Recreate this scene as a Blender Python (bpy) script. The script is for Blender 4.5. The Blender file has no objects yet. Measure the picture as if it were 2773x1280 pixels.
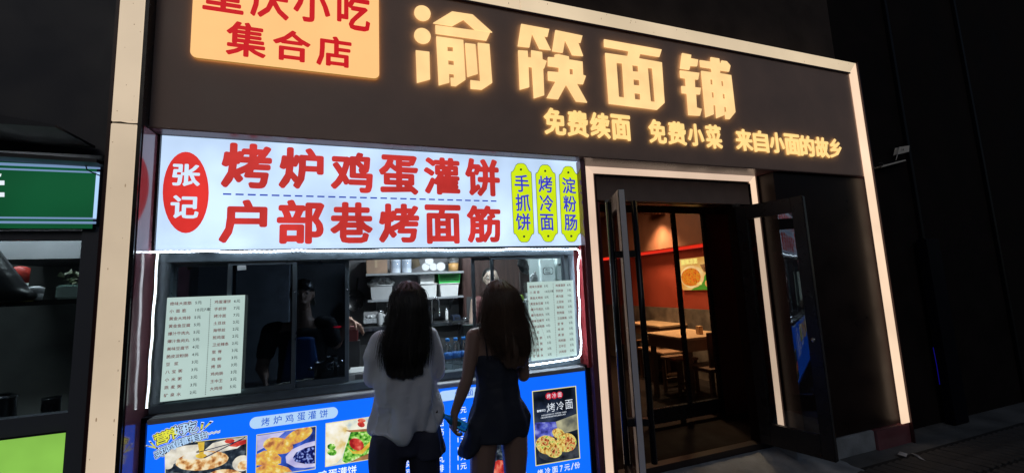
import bpy, bmesh, math, random
from mathutils import Vector, Matrix
random.seed(7)
C = bpy.context.scene.collection
S = bpy.context.scene

# ------------------------------------------------------------------ camera
CW = Matrix(((0.94476909, 0.00313828, -0.32772171),
             (-0.32474108, -0.12592712, -0.93738231),
             (-0.04421082, 0.99203453, -0.11795293)))
FPX = 1112.15
CAM = Vector((0, 0, 1.6))
cd = bpy.data.cameras.new('camera')
cam = bpy.data.objects.new('camera', cd); C.objects.link(cam)
cam.matrix_world = Matrix.Translation(CAM) @ CW.to_4x4()
cd.sensor_width = 36; cd.lens = 36 * FPX / 2773; cd.clip_start = .05; cd.clip_end = 800
S.camera = cam

def ray(px, py): return CW @ Vector((px - 1386.5, 640 - py, -FPX))
def P(px, py, Y): r = ray(px, py); return CAM + r * (Y / r.y)          # the point of the plane Y seen at a place of the photo
def PZ(px, py, z=0): r = ray(px, py); return CAM + r * ((z - 1.6) / r.z)
def PX(px, py, X): r = ray(px, py); return CAM + r * (X / r.x)
def PD(px, py, d): r = ray(px, py); return CAM + r * (d / FPX)

# ------------------------------------------------------------------ world, weak night sky
w = bpy.data.worlds.new("World"); S.world = w; w.use_nodes = True
nt = w.node_tree
sky = nt.nodes.new('ShaderNodeTexSky'); sky.sky_type = 'NISHITA'; sky.sun_disc = False
sky.sun_elevation = math.radians(25); sky.sun_rotation = math.radians(200)
nt.nodes['Background'].inputs[1].default_value = 0.019
nt.links.new(sky.outputs[0], nt.nodes['Background'].inputs[0])
sd = bpy.data.lights.new('fill_sun', 'SUN'); sd.energy = 0.09; sd.angle = math.radians(30); sd.color = (1, .93, .88)  # weak fill added from behind the camera, no real moon
so = bpy.data.objects.new('fill_sun', sd); C.objects.link(so)
so.rotation_euler = (math.radians(56), 0, math.radians(-14))
S.view_settings.view_transform = 'Standard'; S.view_settings.look = 'None'
S.view_settings.exposure = 0; S.view_settings.gamma = 1
S.cycles.max_bounces = 8; S.cycles.transparent_max_bounces = 16
S.cycles.sample_clamp_indirect = 4

# ------------------------------------------------------------------ materials
def lin(c):
    return tuple(((v / 255) / 12.92 if v <= 10 else ((v / 255 + .055) / 1.055) ** 2.4) for v in c) + (1,)
MATS = {}
def mat(name, col, rough=.6, metal=0, noise=0, nscale=8, bump=0, bscale=40, coat=0, spec=.5, stretch=None, trans=0):
    if name in MATS: return MATS[name]
    m = bpy.data.materials.new(name); m.use_nodes = True; MATS[name] = m
    t = m.node_tree; b = t.nodes['Principled BSDF']
    col = tuple(col)[:3] + (1,)
    b.inputs['Base Color'].default_value = col
    b.inputs['Roughness'].default_value = rough; b.inputs['Metallic'].default_value = metal
    b.inputs['Coat Weight'].default_value = coat; b.inputs['Specular IOR Level'].default_value = spec
    b.inputs['Transmission Weight'].default_value = trans
    if noise or bump:
        tc = t.nodes.new('ShaderNodeTexCoord'); mp = t.nodes.new('ShaderNodeMapping')
        t.links.new(tc.outputs['Object'], mp.inputs[0])
        if stretch: mp.inputs['Scale'].default_value = stretch
    if noise:
        n = t.nodes.new('ShaderNodeTexNoise'); n.inputs['Scale'].default_value = nscale; n.inputs['Detail'].default_value = 6
        t.links.new(mp.outputs[0], n.inputs[0])
        r = t.nodes.new('ShaderNodeMapRange'); r.inputs[1].default_value = .3; r.inputs[2].default_value = .7
        r.inputs[3].default_value = 1 - noise; r.inputs[4].default_value = 1 + noise
        t.links.new(n.outputs[0], r.inputs[0])
        v = t.nodes.new('ShaderNodeVectorMath'); v.operation = 'SCALE'; v.inputs[0].default_value = col[:3]
        t.links.new(r.outputs[0], v.inputs['Scale']); t.links.new(v.outputs[0], b.inputs['Base Color'])
        r2 = t.nodes.new('ShaderNodeMapRange'); r2.inputs[1].default_value = .3; r2.inputs[2].default_value = .7
        r2.inputs[3].default_value = max(0.02, rough * .75); r2.inputs[4].default_value = min(1, rough * 1.25)
        t.links.new(n.outputs[0], r2.inputs[0]); t.links.new(r2.outputs[0], b.inputs['Roughness'])
    if bump:
        n = t.nodes.new('ShaderNodeTexNoise'); n.inputs['Scale'].default_value = bscale; n.inputs['Detail'].default_value = 5
        t.links.new(mp.outputs[0], n.inputs[0])
        bp = t.nodes.new('ShaderNodeBump'); bp.inputs['Strength'].default_value = bump; bp.inputs['Distance'].default_value = .01
        t.links.new(n.outputs[0], bp.inputs['Height']); t.links.new(bp.outputs[0], b.inputs['Normal'])
    return m

def emit(name, rgb, strength=1.0, var=0, scale=3, cols=None, detail=3, gloss=.0):
    """a surface that emits: rgb 0..255 as it shows; cols = further colours mixed in by noise (printed picture)"""
    if name in MATS: return MATS[name]
    m = bpy.data.materials.new(name); m.use_nodes = True; MATS[name] = m
    t = m.node_tree; b = t.nodes['Principled BSDF']
    c = lin(rgb); b.inputs['Base Color'].default_value = tuple(v * .25 for v in c[:3]) + (1,)
    b.inputs['Roughness'].default_value = .35
    b.inputs['Emission Color'].default_value = c; b.inputs['Emission Strength'].default_value = strength
    if var or cols:
        tc = t.nodes.new('ShaderNodeTexCoord')
        n = t.nodes.new('ShaderNodeTexNoise'); n.inputs['Scale'].default_value = scale; n.inputs['Detail'].default_value = detail
        t.links.new(tc.outputs['Object'], n.inputs[0])
    if cols:
        r = t.nodes.new('ShaderNodeValToRGB'); e = r.color_ramp.elements
        k = len(cols); e[0].position = .34; e[0].color = lin(cols[0]); e[1].position = .66; e[1].color = lin(cols[-1])
        for i in range(1, k - 1):
            q = e.new(.34 + .32 * i / (k - 1)); q.color = lin(cols[i])
        t.links.new(n.outputs[0], r.inputs[0]); t.links.new(r.outputs[0], b.inputs['Emission Color'])
    elif var:
        r = t.nodes.new('ShaderNodeMapRange'); r.inputs[1].default_value = .3; r.inputs[2].default_value = .7
        r.inputs[3].default_value = strength * (1 - var); r.inputs[4].default_value = strength * (1 + var)
        t.links.new(n.outputs[0], r.inputs[0]); t.links.new(r.outputs[0], b.inputs['Emission Strength'])
    return m

def glass(name, tint, rough=0.0, ior=1.5, gl=1.0):
    if name in MATS: return MATS[name]
    m = bpy.data.materials.new(name); m.use_nodes = True; MATS[name] = m
    t = m.node_tree; t.nodes.remove(t.nodes['Principled BSDF'])
    o = t.nodes['Material Output']
    tr = t.nodes.new('ShaderNodeBsdfTransparent'); tr.inputs[0].default_value = tuple(tint) + (1,)
    g = t.nodes.new('ShaderNodeBsdfGlossy'); g.inputs['Roughness'].default_value = rough; g.inputs[0].default_value = (gl, gl, gl, 1)
    f = t.nodes.new('ShaderNodeFresnel'); f.inputs[0].default_value = ior
    x = t.nodes.new('ShaderNodeMixShader')
    ge = t.nodes.new('ShaderNodeNewGeometry'); iv = t.nodes.new('ShaderNodeMath'); iv.operation = 'SUBTRACT'; iv.inputs[0].default_value = 1
    mu = t.nodes.new('ShaderNodeMath'); mu.operation = 'MULTIPLY'; t.links.new(ge.outputs['Backfacing'], iv.inputs[1]); t.links.new(iv.outputs[0], mu.inputs[0]); t.links.new(f.outputs[0], mu.inputs[1])
    t.links.new(mu.outputs[0], x.inputs[0]); t.links.new(tr.outputs[0], x.inputs[1]); t.links.new(g.outputs[0], x.inputs[2])
    t.links.new(x.outputs[0], o.inputs['Surface'])
    return m

FASCIA = mat('fascia_panel', (.60, .41, .33), .45, noise=.12, nscale=3, bump=.05, bscale=6)
MAROON = mat('maroon_gloss_panel', (.26, .10, .12), .14, coat=.5, noise=.15, nscale=5)
BLACKP = mat('black_panel', (.022, .012, .011), .35, noise=.2, nscale=4, spec=.25)
OUTER_SHADED = mat('outer_wall_shaded', (.018, .015, .015), .9, spec=.05, noise=.3, nscale=3)  # same outer wall, darkened where the strip light fades
OUTER_LIT = mat('outer_wall_lit', (.075, .06, .054), .9, spec=.1, noise=.3, nscale=3, bump=.15, bscale=30)  # outer wall paled for the glow of the top strip
BLACKM = mat('black_metal', (.012, .012, .014), .28, metal=.0, noise=.2, nscale=12)
ALU = mat('grey_window_metal', (.13, .17, .2), .35, metal=.3, noise=.12, nscale=14)
SILL = mat('brushed_metal_sill', (.5, .52, .55), .4, metal=.25, noise=.15, nscale=20, stretch=(.2, 1, 6))
STEEL = mat('stainless_steel', (.45, .46, .48), .22, metal=1, noise=.1, nscale=20)
STEELD = mat('dark_steel', (.16, .17, .18), .3, metal=.9, noise=.2, nscale=14)
RED_RIM = mat('dark_red_rim', (.05, .018, .02), .3)

# ------------------------------------------------------------------ mesh helpers
def wloc(p):
    v = Vector((0, 0, 0))
    while p is not None:
        v += p.location; p = p.parent
    return v
def link(name, me, parent=None):
    o = bpy.data.objects.new(name, me); C.objects.link(o)
    if parent is not None:
        me.transform(Matrix.Translation(-wloc(parent))); o.parent = parent
    return o
def tag(o, label, cat, group=None, kind=None):
    if label: o['label'] = label
    if cat: o['category'] = cat
    if group: o['group'] = group
    if kind: o['kind'] = kind
    return o
def thing(name, loc, label, cat, group=None):
    o = bpy.data.objects.new(name, None); C.objects.link(o); o.location = loc; o.empty_display_size = .1
    return tag(o, label, cat, group)
def copy_tree(o, parent=None):
    c = o.copy(); C.objects.link(c)
    if parent is not None: c.parent = parent
    for ch in list(o.children): copy_tree(ch, c)
    return c

CLIP = None
def clip_poly(P1, Q_):
    ar = sum(Q_[i][0] * Q_[(i + 1) % 4][1] - Q_[(i + 1) % 4][0] * Q_[i][1] for i in range(4))
    for i in range(4):
        a, b = Q_[i], Q_[(i + 1) % 4]; out = []
        f = lambda p: ((b[0] - a[0]) * (p[1] - a[1]) - (b[1] - a[1]) * (p[0] - a[0])) * (1 if ar > 0 else -1)
        for j in range(len(P1)):
            p, q = P1[j], P1[(j + 1) % len(P1)]; fp, fq = f(p), f(q)
            if fp >= 0: out.append(p)
            if fp * fq < 0: t = fp / (fp - fq); out.append((p[0] + (q[0] - p[0]) * t, p[1] + (q[1] - p[1]) * t))
        P1 = out
        if len(P1) < 3: return []
    return P1
class MB:
    def __init__(s): s.v = []; s.f = []; s.mi = []; s.m = []; s.sm = []
    def _m(s, m):
        if m not in s.m: s.m.append(m)
        return s.m.index(m)
    def add(s, vs, fs, m, smooth=False):
        b = len(s.v); s.v += [tuple(v) for v in vs]; k = s._m(m)
        for f in fs: s.f.append(tuple(b + i for i in f)); s.mi.append(k); s.sm.append(smooth)
        return s
    def box(s, x0, x1, y0, y1, z0, z1, m, M=None):
        vs = [Vector((x, y, z)) for z in (z0, z1) for y in (y0, y1) for x in (x0, x1)]
        if M is not None: vs = [M @ v for v in vs]
        return s.add(vs, [(0, 2, 3, 1), (4, 5, 7, 6), (0, 1, 5, 4), (1, 3, 7, 5), (3, 2, 6, 7), (2, 0, 4, 6)], m)
    def prism(s, pts, dvec, m):
        """flat outline pts (3-D) pushed along dvec"""
        n = len(pts); vs = [Vector(p) for p in pts] + [Vector(p) + Vector(dvec) for p in pts]
        fs = [tuple(range(n)), tuple(range(2 * n - 1, n - 1, -1))] + [(i, (i + 1) % n, n + (i + 1) % n, n + i) for i in range(n)]
        return s.add(vs, fs, m)
    def lathe(s, c, prof, m, n=20, axis=None, sx=1, smooth=True):
        """prof = [(r, h)...] turned about the axis (default up) through c"""
        A = Matrix.Identity(3) if axis is None else Vector((0, 0, 1)).rotation_difference(Vector(axis)).to_matrix()
        vs = []; fs = []
        for r, h in prof:
            for i in range(n):
                a = 2 * math.pi * i / n
                vs.append(Vector(c) + A @ Vector((r * sx * math.cos(a), r * math.sin(a), h)))
        for k in range(len(prof) - 1):
            for i in range(n):
                j = (i + 1) % n
                fs.append((k * n + i, k * n + j, (k + 1) * n + j, (k + 1) * n + i))
        fs.append(tuple(range(n - 1, -1, -1))); b = (len(prof) - 1) * n; fs.append(tuple(range(b, b + n)))
        return s.add(vs, fs, m, smooth)
    def tube(s, pts, r, m, n=8, smooth=True, r1=None):
        pts = [Vector(p) for p in pts]; vs = []; fs = []; prev = None; L = len(pts)
        for i, p in enumerate(pts):
            d = (pts[min(i + 1, L - 1)] - pts[max(i - 1, 0)]).normalized()
            if prev is None:
                u = d.orthogonal().normalized()
            else:
                u = (prev - d * prev.dot(d)).normalized()
            prev = u; v = d.cross(u)
            rr = r if r1 is None else r + (r1 - r) * i / max(1, L - 1)
            for k in range(n):
                a = 2 * math.pi * k / n
                vs.append(p + (u * math.cos(a) + v * math.sin(a)) * rr)
        for i in range(L - 1):
            for k in range(n):
                j = (k + 1) % n
                fs.append((i * n + k, i * n + j, (i + 1) * n + j, (i + 1) * n + k))
        fs.append(tuple(range(n - 1, -1, -1))); fs.append(tuple(range((L - 1) * n, L * n)))
        return s.add(vs, fs, m, smooth)
    def px(s, pts, Y, m):
        if CLIP:
            pts = clip_poly(list(pts), CLIP)
            if len(pts) < 3: return s
        # a flat print whose corners are seen at places of the photo
        return s.add([P(x, y, Y) for x, y in pts], [tuple(range(len(pts)))], m)
    def ell(s, cx, cy, rx, ry, Y, m, rot=0, n=36, wob=0):
        c = math.cos(rot); q = math.sin(rot); pts = []
        for i in range(n):
            a = -2 * math.pi * i / n; k = 1 + (random.uniform(-wob, wob) if wob else 0)
            x = rx * math.cos(a) * k; y = ry * math.sin(a) * k
            pts.append((cx + x * c - y * q, cy + x * q + y * c))
        return s.px(pts, Y, m)
    def build(s, name, parent=None, bevel=0):
        me = bpy.data.meshes.new(name); me.from_pydata(s.v, [], s.f)
        for m in s.m: me.materials.append(m)
        me.polygons.foreach_set('material_index', s.mi); me.polygons.foreach_set('use_smooth', s.sm)
        me.update()
        if bevel:
            bm = bmesh.new(); bm.from_mesh(me)
            bmesh.ops.bevel(bm, geom=[e for e in bm.edges if len(e.link_faces) == 2 and e.calc_face_angle(0) > .6], offset=bevel, segments=2, affect='EDGES', clamp_overlap=True)
            bm.to_mesh(me); bm.free()
        return link(name, me, parent)
def bx(name, x0, x1, y0, y1, z0, z1, m, parent=None, bevel=0, M=None):
    return MB().box(x0, x1, y0, y1, z0, z1, m, M).build(name, parent, bevel)

# glyphs: the shapes of the characters, from the program's own built-in font
GC = {}
def glyph(ch, bold=0.0, extrude=0.0):
    k = (ch, bold, extrude)
    if k in GC: return GC[k]
    cu = bpy.data.curves.new('g', 'FONT'); cu.body = ch; cu.resolution_u = 2; cu.offset = bold; cu.extrude = extrude
    o = bpy.data.objects.new('g', cu); C.objects.link(o)
    dg = bpy.context.evaluated_depsgraph_get(); dg.update()
    me = bpy.data.meshes.new_from_object(o.evaluated_get(dg))
    vs = [v.co.copy() for v in me.vertices]; fs = [tuple(p.vertices) for p in me.polygons]
    bpy.data.objects.remove(o); bpy.data.curves.remove(cu); bpy.data.meshes.remove(me)
    if vs:
        bb = (min(v.x for v in vs), min(v.y for v in vs), max(v.x for v in vs), max(v.y for v in vs))
    else: bb = (0, 0, 0, 0)
    GC[k] = (vs, fs, bb); return GC[k]
def put_glyph(mb, ch, x0, z0, x1, z1, Y, m, bold=0.0, depth=0.0):
    """character fitted into the rectangle (x0..x1, z0..z1) on the plane Y, pushed depth towards the street"""
    big_ = bold if bold > 0 else 0
    if big_: bold = 0
    vs, fs, bb = glyph(ch, bold, .5 if depth else 0.0)
    if not vs: return
    x0 += big_ * (x1 - x0); x1 -= big_ * (x1 - x0); z0 += big_ * (z1 - z0); z1 -= big_ * (z1 - z0)
    sx = (x1 - x0) / (bb[2] - bb[0]); sz = (z1 - z0) / (bb[3] - bb[1])
    if big_:
        for k in range(12):
            a = math.pi * k / 6 + .1; ox = big_ * math.cos(a) * (x1 - x0) * 1.25; oz = big_ * math.sin(a) * (z1 - z0) * (1 if depth else 1.05)
            mb.add([(x0 + ox + (v.x - bb[0]) * sx, Y - (k + 1) * .00004 - (v.z + .5 if depth else 0) * (depth if depth else 0), z0 + oz + (v.y - bb[1]) * sz) for v in vs], fs, m)
    mb.add([(x0 + (v.x - bb[0]) * sx, Y - (v.z + .5 if depth else 0) * (depth if depth else 0), z0 + (v.y - bb[1]) * sz) for v in vs], fs, m)
def px_glyph(mb, ch, a, b, c, d, Y, m, bold=0.0, depth=0.0):
    """character whose box in the photo is x a..b, y c..d"""
    xm = (a + b) / 2; ym = (c + d) / 2
    x0 = P(a, ym, Y - depth).x; x1 = P(b, ym, Y - depth).x; z1 = P(xm, c, Y - depth).z; z0 = P(xm, d, Y - depth).z
    put_glyph(mb, ch, x0, z0, x1, z1, Y, m, bold, depth)
def em_text(mb, txt, org, ux, uz, size, m, bold=0.0, adv=1.0, lift=(0, 0, 0)):
    """a line of writing from org along ux, upright along uz, em height = size"""
    ux = Vector(ux).normalized(); uz = Vector(uz).normalized(); x = 0
    for ch in txt:
        if ch == ' ': x += .42 * adv; continue
        vs, fs, bb = glyph(ch, 0)
        wd = 1.0 if ord(ch) > 0x2000 else .58
        for ox, oz in (((0, 0),) if bold <= 0 else ((-bold, -bold), (bold, bold), (bold, -bold), (-bold, bold))):
            mb.add([Vector(org) + ux * ((x + v.x + ox) * size) + uz * ((v.y + oz) * size) + Vector(lift) for v in vs], fs, m)
        x += wd * adv
    return x * size
def flat_poly(outers, holes, Y, depth, m, mb):
    """filled outlines with holes (photo places), as a solid letter"""
    cu = bpy.data.curves.new('p', 'CURVE'); cu.dimensions = '2D'; cu.fill_mode = 'BOTH'; cu.extrude = depth / 2
    for L in outers + holes:
        sp = cu.splines.new('POLY'); sp.points.add(len(L) - 1); sp.use_cyclic_u = True
        for q, (x, y) in enumerate(L):
            p = P(x, y, Y - depth); sp.points[q].co = (p.x, p.z, 0, 1)
    o = bpy.data.objects.new('p', cu); C.objects.link(o)
    dg = bpy.context.evaluated_depsgraph_get(); dg.update()
    me = bpy.data.meshes.new_from_object(o.evaluated_get(dg))
    mb.add([(v.co.x, Y - depth / 2 - v.co.z, v.co.y) for v in me.vertices], [tuple(p.vertices) for p in me.polygons], m)
    bpy.data.objects.remove(o); bpy.data.curves.remove(cu); bpy.data.meshes.remove(me)

def blob(name, chains, voxel, m, parent=None, smooth=8, disp=0, dscale=.08, extra=None):
    """one continuous skin grown over chains of ellipsoids: chains = [[(point, (rx, ry, rz)), ...], ...]"""
    bm = bmesh.new()
    for ch in chains:
        for (a, ra), (b, rb) in zip(ch[:-1], ch[1:]):
            a = Vector(a); b = Vector(b); ra = Vector(ra if hasattr(ra, '__len__') else (ra,) * 3); rb = Vector(rb if hasattr(rb, '__len__') else (rb,) * 3)
            n = max(2, int((b - a).length / (min(min(ra), min(rb)) * .35)) + 1)
            for i in range(n + 1):
                t = i / n; p = a.lerp(b, t); r = ra.lerp(rb, t)
                bmesh.ops.create_icosphere(bm, subdivisions=2 if max(r) > .012 else 1, radius=1, matrix=Matrix.Translation(p) @ Matrix.Diagonal((r.x, r.y, r.z, 1)))
    me = bpy.data.meshes.new(name); bm.to_mesh(me); bm.free()
    o = bpy.data.objects.new(name, me); C.objects.link(o)
    md = o.modifiers.new('r', 'REMESH'); md.mode = 'VOXEL'; md.voxel_size = voxel; md.use_smooth_shade = True
    md = o.modifiers.new('s', 'SMOOTH'); md.iterations = smooth; md.factor = .5
    if disp:
        tx = bpy.data.textures.new('c', 'CLOUDS'); tx.noise_scale = dscale; tx.noise_depth = 2
        md = o.modifiers.new('d', 'DISPLACE'); md.texture = tx; md.strength = disp; md.mid_level = .5
        if extra is not None:
            md.texture_coords = 'OBJECT'; md.texture_coords_object = extra
    dg = bpy.context.evaluated_depsgraph_get(); dg.update()
    res = bpy.data.meshes.new_from_object(o.evaluated_get(dg)); res.name = name
    bpy.data.objects.remove(o); bpy.data.meshes.remove(me)
    res.materials.clear(); res.materials.append(m)
    for p in res.polygons: p.use_smooth = True
    return link(name, res, parent)

# ------------------------------------------------------------------ planes of the front
YF = 2.60      # face of the black fascia
YL = 2.53      # face of the light strips
YS = 2.70      # face of the lit sign, the window and the blue panel
ZT = P(438, 347, YF).z            # underside of the fascia
XL = P(350, 640, YL).x            # right edge of the left light strip
XMIR = P(417, 600, YS).x          # glossy side wall left of the sign

# ------------------------------------------------------------------ ground
CONC = mat('concrete', (.33, .37, .41), .8, noise=.35, nscale=5, bump=.5, bscale=60)
PAVE = mat('paving_strip', (.085, .082, .08), .7, noise=.3, nscale=9, bump=.3, bscale=70)
g = MB().box(-60, 60, -60, 60, -.3, 0, mat('ground_concrete', (.13, .14, .145), .85, noise=.35, nscale=3, bump=.5, bscale=50)).build('ground')
tag(g, 'dark grey concrete ground in front of the shops', None, kind='structure')
ramp = MB()
# rough cement ramp up to the door: fine grid with uneven surface
nx, ny = 44, 18; x0, x1, y0, y1 = 1.7, 3.72, 2.28, 2.82
vs = []
for j in range(ny + 1):
    for i in range(nx + 1):
        x = x0 + (x1 - x0) * i / nx; y = y0 + (y1 - y0) * j / ny
        t = j / ny; edge = min(1, (nx - i) / 7)
        z = .006 + .115 * t * (.35 + .65 * edge) + random.uniform(-.003, .003) * (1 if 0 < j < ny else .4)
        vs.append((x + random.uniform(-.012, .012), y + (random.uniform(-.02, .02) if j == 0 else 0), z if j else -.002))
fs = [(j * (nx + 1) + i, j * (nx + 1) + i + 1, (j + 1) * (nx + 1) + i + 1, (j + 1) * (nx + 1) + i) for j in range(ny) for i in range(nx)]
ramp.add(vs, fs, CONC, True)
tag(ramp.build('doorstep_ramp'), 'rough grey cement ramp leading up to the open door', None, kind='structure')
pv = tag(bx('pavement', 3.2, 6.2, 1.2, 2.44, 0, .008, mat('joint_dirt', (.03, .03, .03), .9, noise=.3), None), 'strip paving at the foot of the front', None, kind='structure')
me_cache = []
for k in range(3):
    mb = MB(); mb.box(-.042, .042, -.19, .19, 0, .012, PAVE); o = mb.build('paving_strip', None, .003); me_cache.append(o.data); bpy.data.objects.remove(o)
n = 0
for i in range(33):
    for j in range(3):
        x = 3.25 + i * .09; y = 1.42 + j * .395
        o = bpy.data.objects.new('paving_strip', me_cache[(i * 7 + j) % 3]); C.objects.link(o)
        o.parent = pv; o.location = (x + .09 * (2 - j), y, .006 + random.uniform(-.002, .002)); o.rotation_euler = (random.uniform(-.004, .004), random.uniform(-.01, .01), .22)

# ------------------------------------------------------------------ the shop front
shop = thing('restaurant_front', (1.6, 2.7, 0), 'dark restaurant front with black fascia, kitchen window and open door', 'shop')
XR = P(2334, 300, YL).x                      # outer right edge of right strip
XR = P(2317, 172, YF - .012).x + .02
X1r = P(1571, 800, 2.72).x
Xs1 = P(1583, 640, 2.66).x                   # left edge of the wall round the door
bx('fascia', P(350, 333, YF).x - .05, XR, YF, YF + .5, ZT, 3.66, FASCIA, shop, .004)
bx('soffit', P(366, 400, YF).x - .02, XR - .02, YF + .004, YF + .3, ZT - .004, ZT - .001, mat('soffit_gloss', (.12, .06, .07), .3, noise=.1, nscale=3, spec=.35), shop)
bx('side_wall', XL + .022, XMIR, YL + .01, 3.2, 0, ZT - .014, MAROON, shop)
bx('wall_panel', P(2044, 472, 2.80).x + .026, XR + .0, 2.64, 2.9, .17, ZT - .014, BLACKP, shop)
bx('wall_panel', P(1584, 640, 2.645).x - .004, P(1582, 447, 2.645).x, 2.64, 2.9, 0, ZT - .014, MAROON, shop)
bx('red_jamb', X1r, X1r + .025, 2.66, 2.78, 1.0, 1.87, mat('red_jamb_panel', (.32, .04, .045), .3), shop)
bx('plinth', P(2150, 1165, 2.62).x, P(2366, 1160, 2.62).x, 2.62, 2.9, 0, .165, CONC, shop, .006)
bx('pier_base', P(2366, 1160, 2.62).x + .003, XR + .01, 2.60, 2.9, 0, .165, MAROON, shop)
bx('transom_panel', P(1585, 468, 2.8).x - .1, P(2044, 489, 2.8).x + .025, 2.813, 2.858, 2.245, 2.72, mat('transom_brown', (.3, .22, .19), .5, noise=.1), shop)
# outer wall beyond the frame: paled above for strip light, darkened to the right
bx('outer_wall', XR + .003, XR + 7, 2.78, 3.2, 0, 7, OUTER_SHADED, shop)
bx('outer_wall', -1.29, XR, 2.78, 3.2, 3.662, 7, OUTER_LIT, shop)
# vertical folds of a dark cladding right of the frame
for i, dx in enumerate((.95, 2.4)):
    bx('cladding_rib', XR + dx, XR + dx + .05, 2.745, 2.779, 0, 6.5, mat('dark_gloss_rib', (.006, .005, .007), .5, spec=.2), shop, .004)

# light strips: boxes of opal plastic round the front and round the door
def strip_mat(name, rgb, s): return emit(name, rgb, s, var=.15, scale=1.3, detail=6)
LW = .107
fr = thing('light_strip_frame', (XR, YL, 0), 'wide glowing cream light strip framing the whole restaurant front', 'light strip')
xl0 = P(277, 640, YL).x; xl1 = P(352, 640, YL).x
zc = P(340, 333, YL).z
YT2 = YF - .012
xo = P(2317, 172, YT2).x; zo = P(2317, 172, YT2).z; xi = P(2302, 196, YT2).x; zi = P(2302, 196, YT2).z
ML = strip_mat('opal_strip_left', (206, 186, 160), 1.0); MT = strip_mat('opal_strip_top', (218, 196, 164), 1.0); MR = strip_mat('opal_strip_right', (250, 216, 184), 1.06)
D = YF - YL - .002
bx('light_segment', xl0, xl1, YL, YL + .012, -.02, zc - .004, ML, fr, .004)
bx('light_segment', xl0, xl1, YL, YL + .012, zc + .004, zi + .3, ML, fr, .004)
bx('backing', xl0 + .002, xl1 + .002, YL + .0125, YF + .1, -.02, zi + .3, BLACKM, fr)
xa = P(1410, 30, YT2).x
MB().prism([(xl0, YT2, zo), (xa - .003, YT2, zo), (xa - .003, YT2, zi), (xl1, YT2, zi)][::-1], (0, .011, 0), MT).build('light_segment', fr)
MB().prism([(xa + .003, YT2, zo), (xo, YT2, zo), (xi, YT2, zi), (xa + .003, YT2, zi)][::-1], (0, .011, 0), MT).build('light_segment', fr)
zb = P(2452, 1145, YT2).z
MB().prism([(xi, YT2, zi - .003), (xo, YT2, zo - .003), (xo, YT2, zb), (xi, YT2, zb)][::-1], (0, .011, 0), MR).build('light_segment', fr)
r_ = MB()
r_.box(xl0 - .016, xl0 - .003, YL + .004, YF + .2, -.02, zo + .02, RED_RIM)
r_.box(xl1 + .003, xl1 + .02, YL - .006, YF - .003, -.02, zi - .02, BLACKM)

r_.box(xo + .002, xo + .016, YT2 - .014, YF - .001, 0, zo + .0055, RED_RIM)
r_.box(xl1 + .02, xi, YT2 - .003, YF - .001, zi - .016, zi - .003, RED_RIM)
r_.build('rim', fr)
seam = MB().tube([(xl0, YL - .001, zc - .001), (xl0 + .04, YL - .002, zc + .003), (xl1 - .03, YL - .002, zc - .003), (xl1, YL - .001, zc)], .0022, mat('crack_dirt', (.1, .07, .04), .9)).build('crack', fr)
mb = MB(); rd = random.Random(5); DIRT = emit('strip_dirt', (158, 134, 108), .9)
for k in range(46):
    if k < 26:
        z = rd.uniform(.5, 3.2); x = rd.uniform(xl0 + .008, xl1 - .008); y = YL - .0008
    else:
        x = rd.uniform(.6, xi); z = rd.uniform(zi + .008, zo - .008); y = YT2 - .0008
    r1_ = rd.uniform(.001, .0032); r2_ = r1_ * rd.uniform(.8, 3.5)
    mb.add([(x + r1_ * math.cos(a), y, z + r2_ * math.sin(a)) for a in [-2 * math.pi * i / 9 for i in range(9)]][::-1], [tuple(range(9))], DIRT)
oo = mb.build('dirt_mark', fr); oo['kind'] = 'stuff'

dfm = thing('door_light_strip', (2.3, 2.60, 0), 'glowing cream light strip framing the doorway', 'light strip')
YD = 2.80; DD = .012
o1 = P(1585, 447, YD); i1 = P(1606, 468, YD); o2 = P(2044, 472, YD); i2 = P(2031.5, 489, YD)
zdb = P(2118, 1165, YD).z
xa0, xa1, xb0, xb1 = o1.x, i1.x, i2.x, o2.x; za, zb_ = o1.z, i1.z
MDL = strip_mat('opal_door_left', (238, 205, 180), 1.0); MDR = strip_mat('opal_door_right', (250, 214, 182), 1.06); MDT = strip_mat('opal_door_top', (226, 196, 172), 1.0)
MB().prism([(xa0, YD, za), (xb1, YD, za), (xb0, YD, zb_), (xa1, YD, zb_)][::-1], (0, DD, 0), MDT).build('light_segment', dfm)
MB().prism([(xa0, YD, za - .004), (xa1, YD, zb_ - .003), (xa1, YD, .12), (xa0, YD, .12)][::-1], (0, DD, 0), MDL).build('light_segment', dfm)
MB().prism([(xb0, YD, zb_ - .003), (xb1, YD, za - .004), (xb1, YD, zdb), (xb0, YD, zdb)][::-1], (0, DD, 0), MDR).build('light_segment', dfm)
r_ = MB()
r_.box(xa0 - .02, xb1 + .02, YD - .006, YD + DD, za + .004, za + .02, RED_RIM)
r_.box(xa0 - .02, xa0 - .004, YD - .006, YD + DD, .1, za + .0035, BLACKM)
r_.box(xa1 + .004, xa1 + .02, YD - .004, YD + .03, .1, zb_ - .022, RED_RIM)
r_.box(xb1 + .004, xb1 + .022, YD - .01, YD + DD, .18, za + .0035, RED_RIM)
r_.box(xb0 - .02, xb0 - .004, YD + .0, YD + .12, .18, zb_ - .022, BLACKM)
r_.box(xa1 + .02, xb0 - .02, YD + .01, YD + .11, zb_ - .022, zb_ - .004, BLACKM)
r_.build('rim', dfm)

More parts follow.
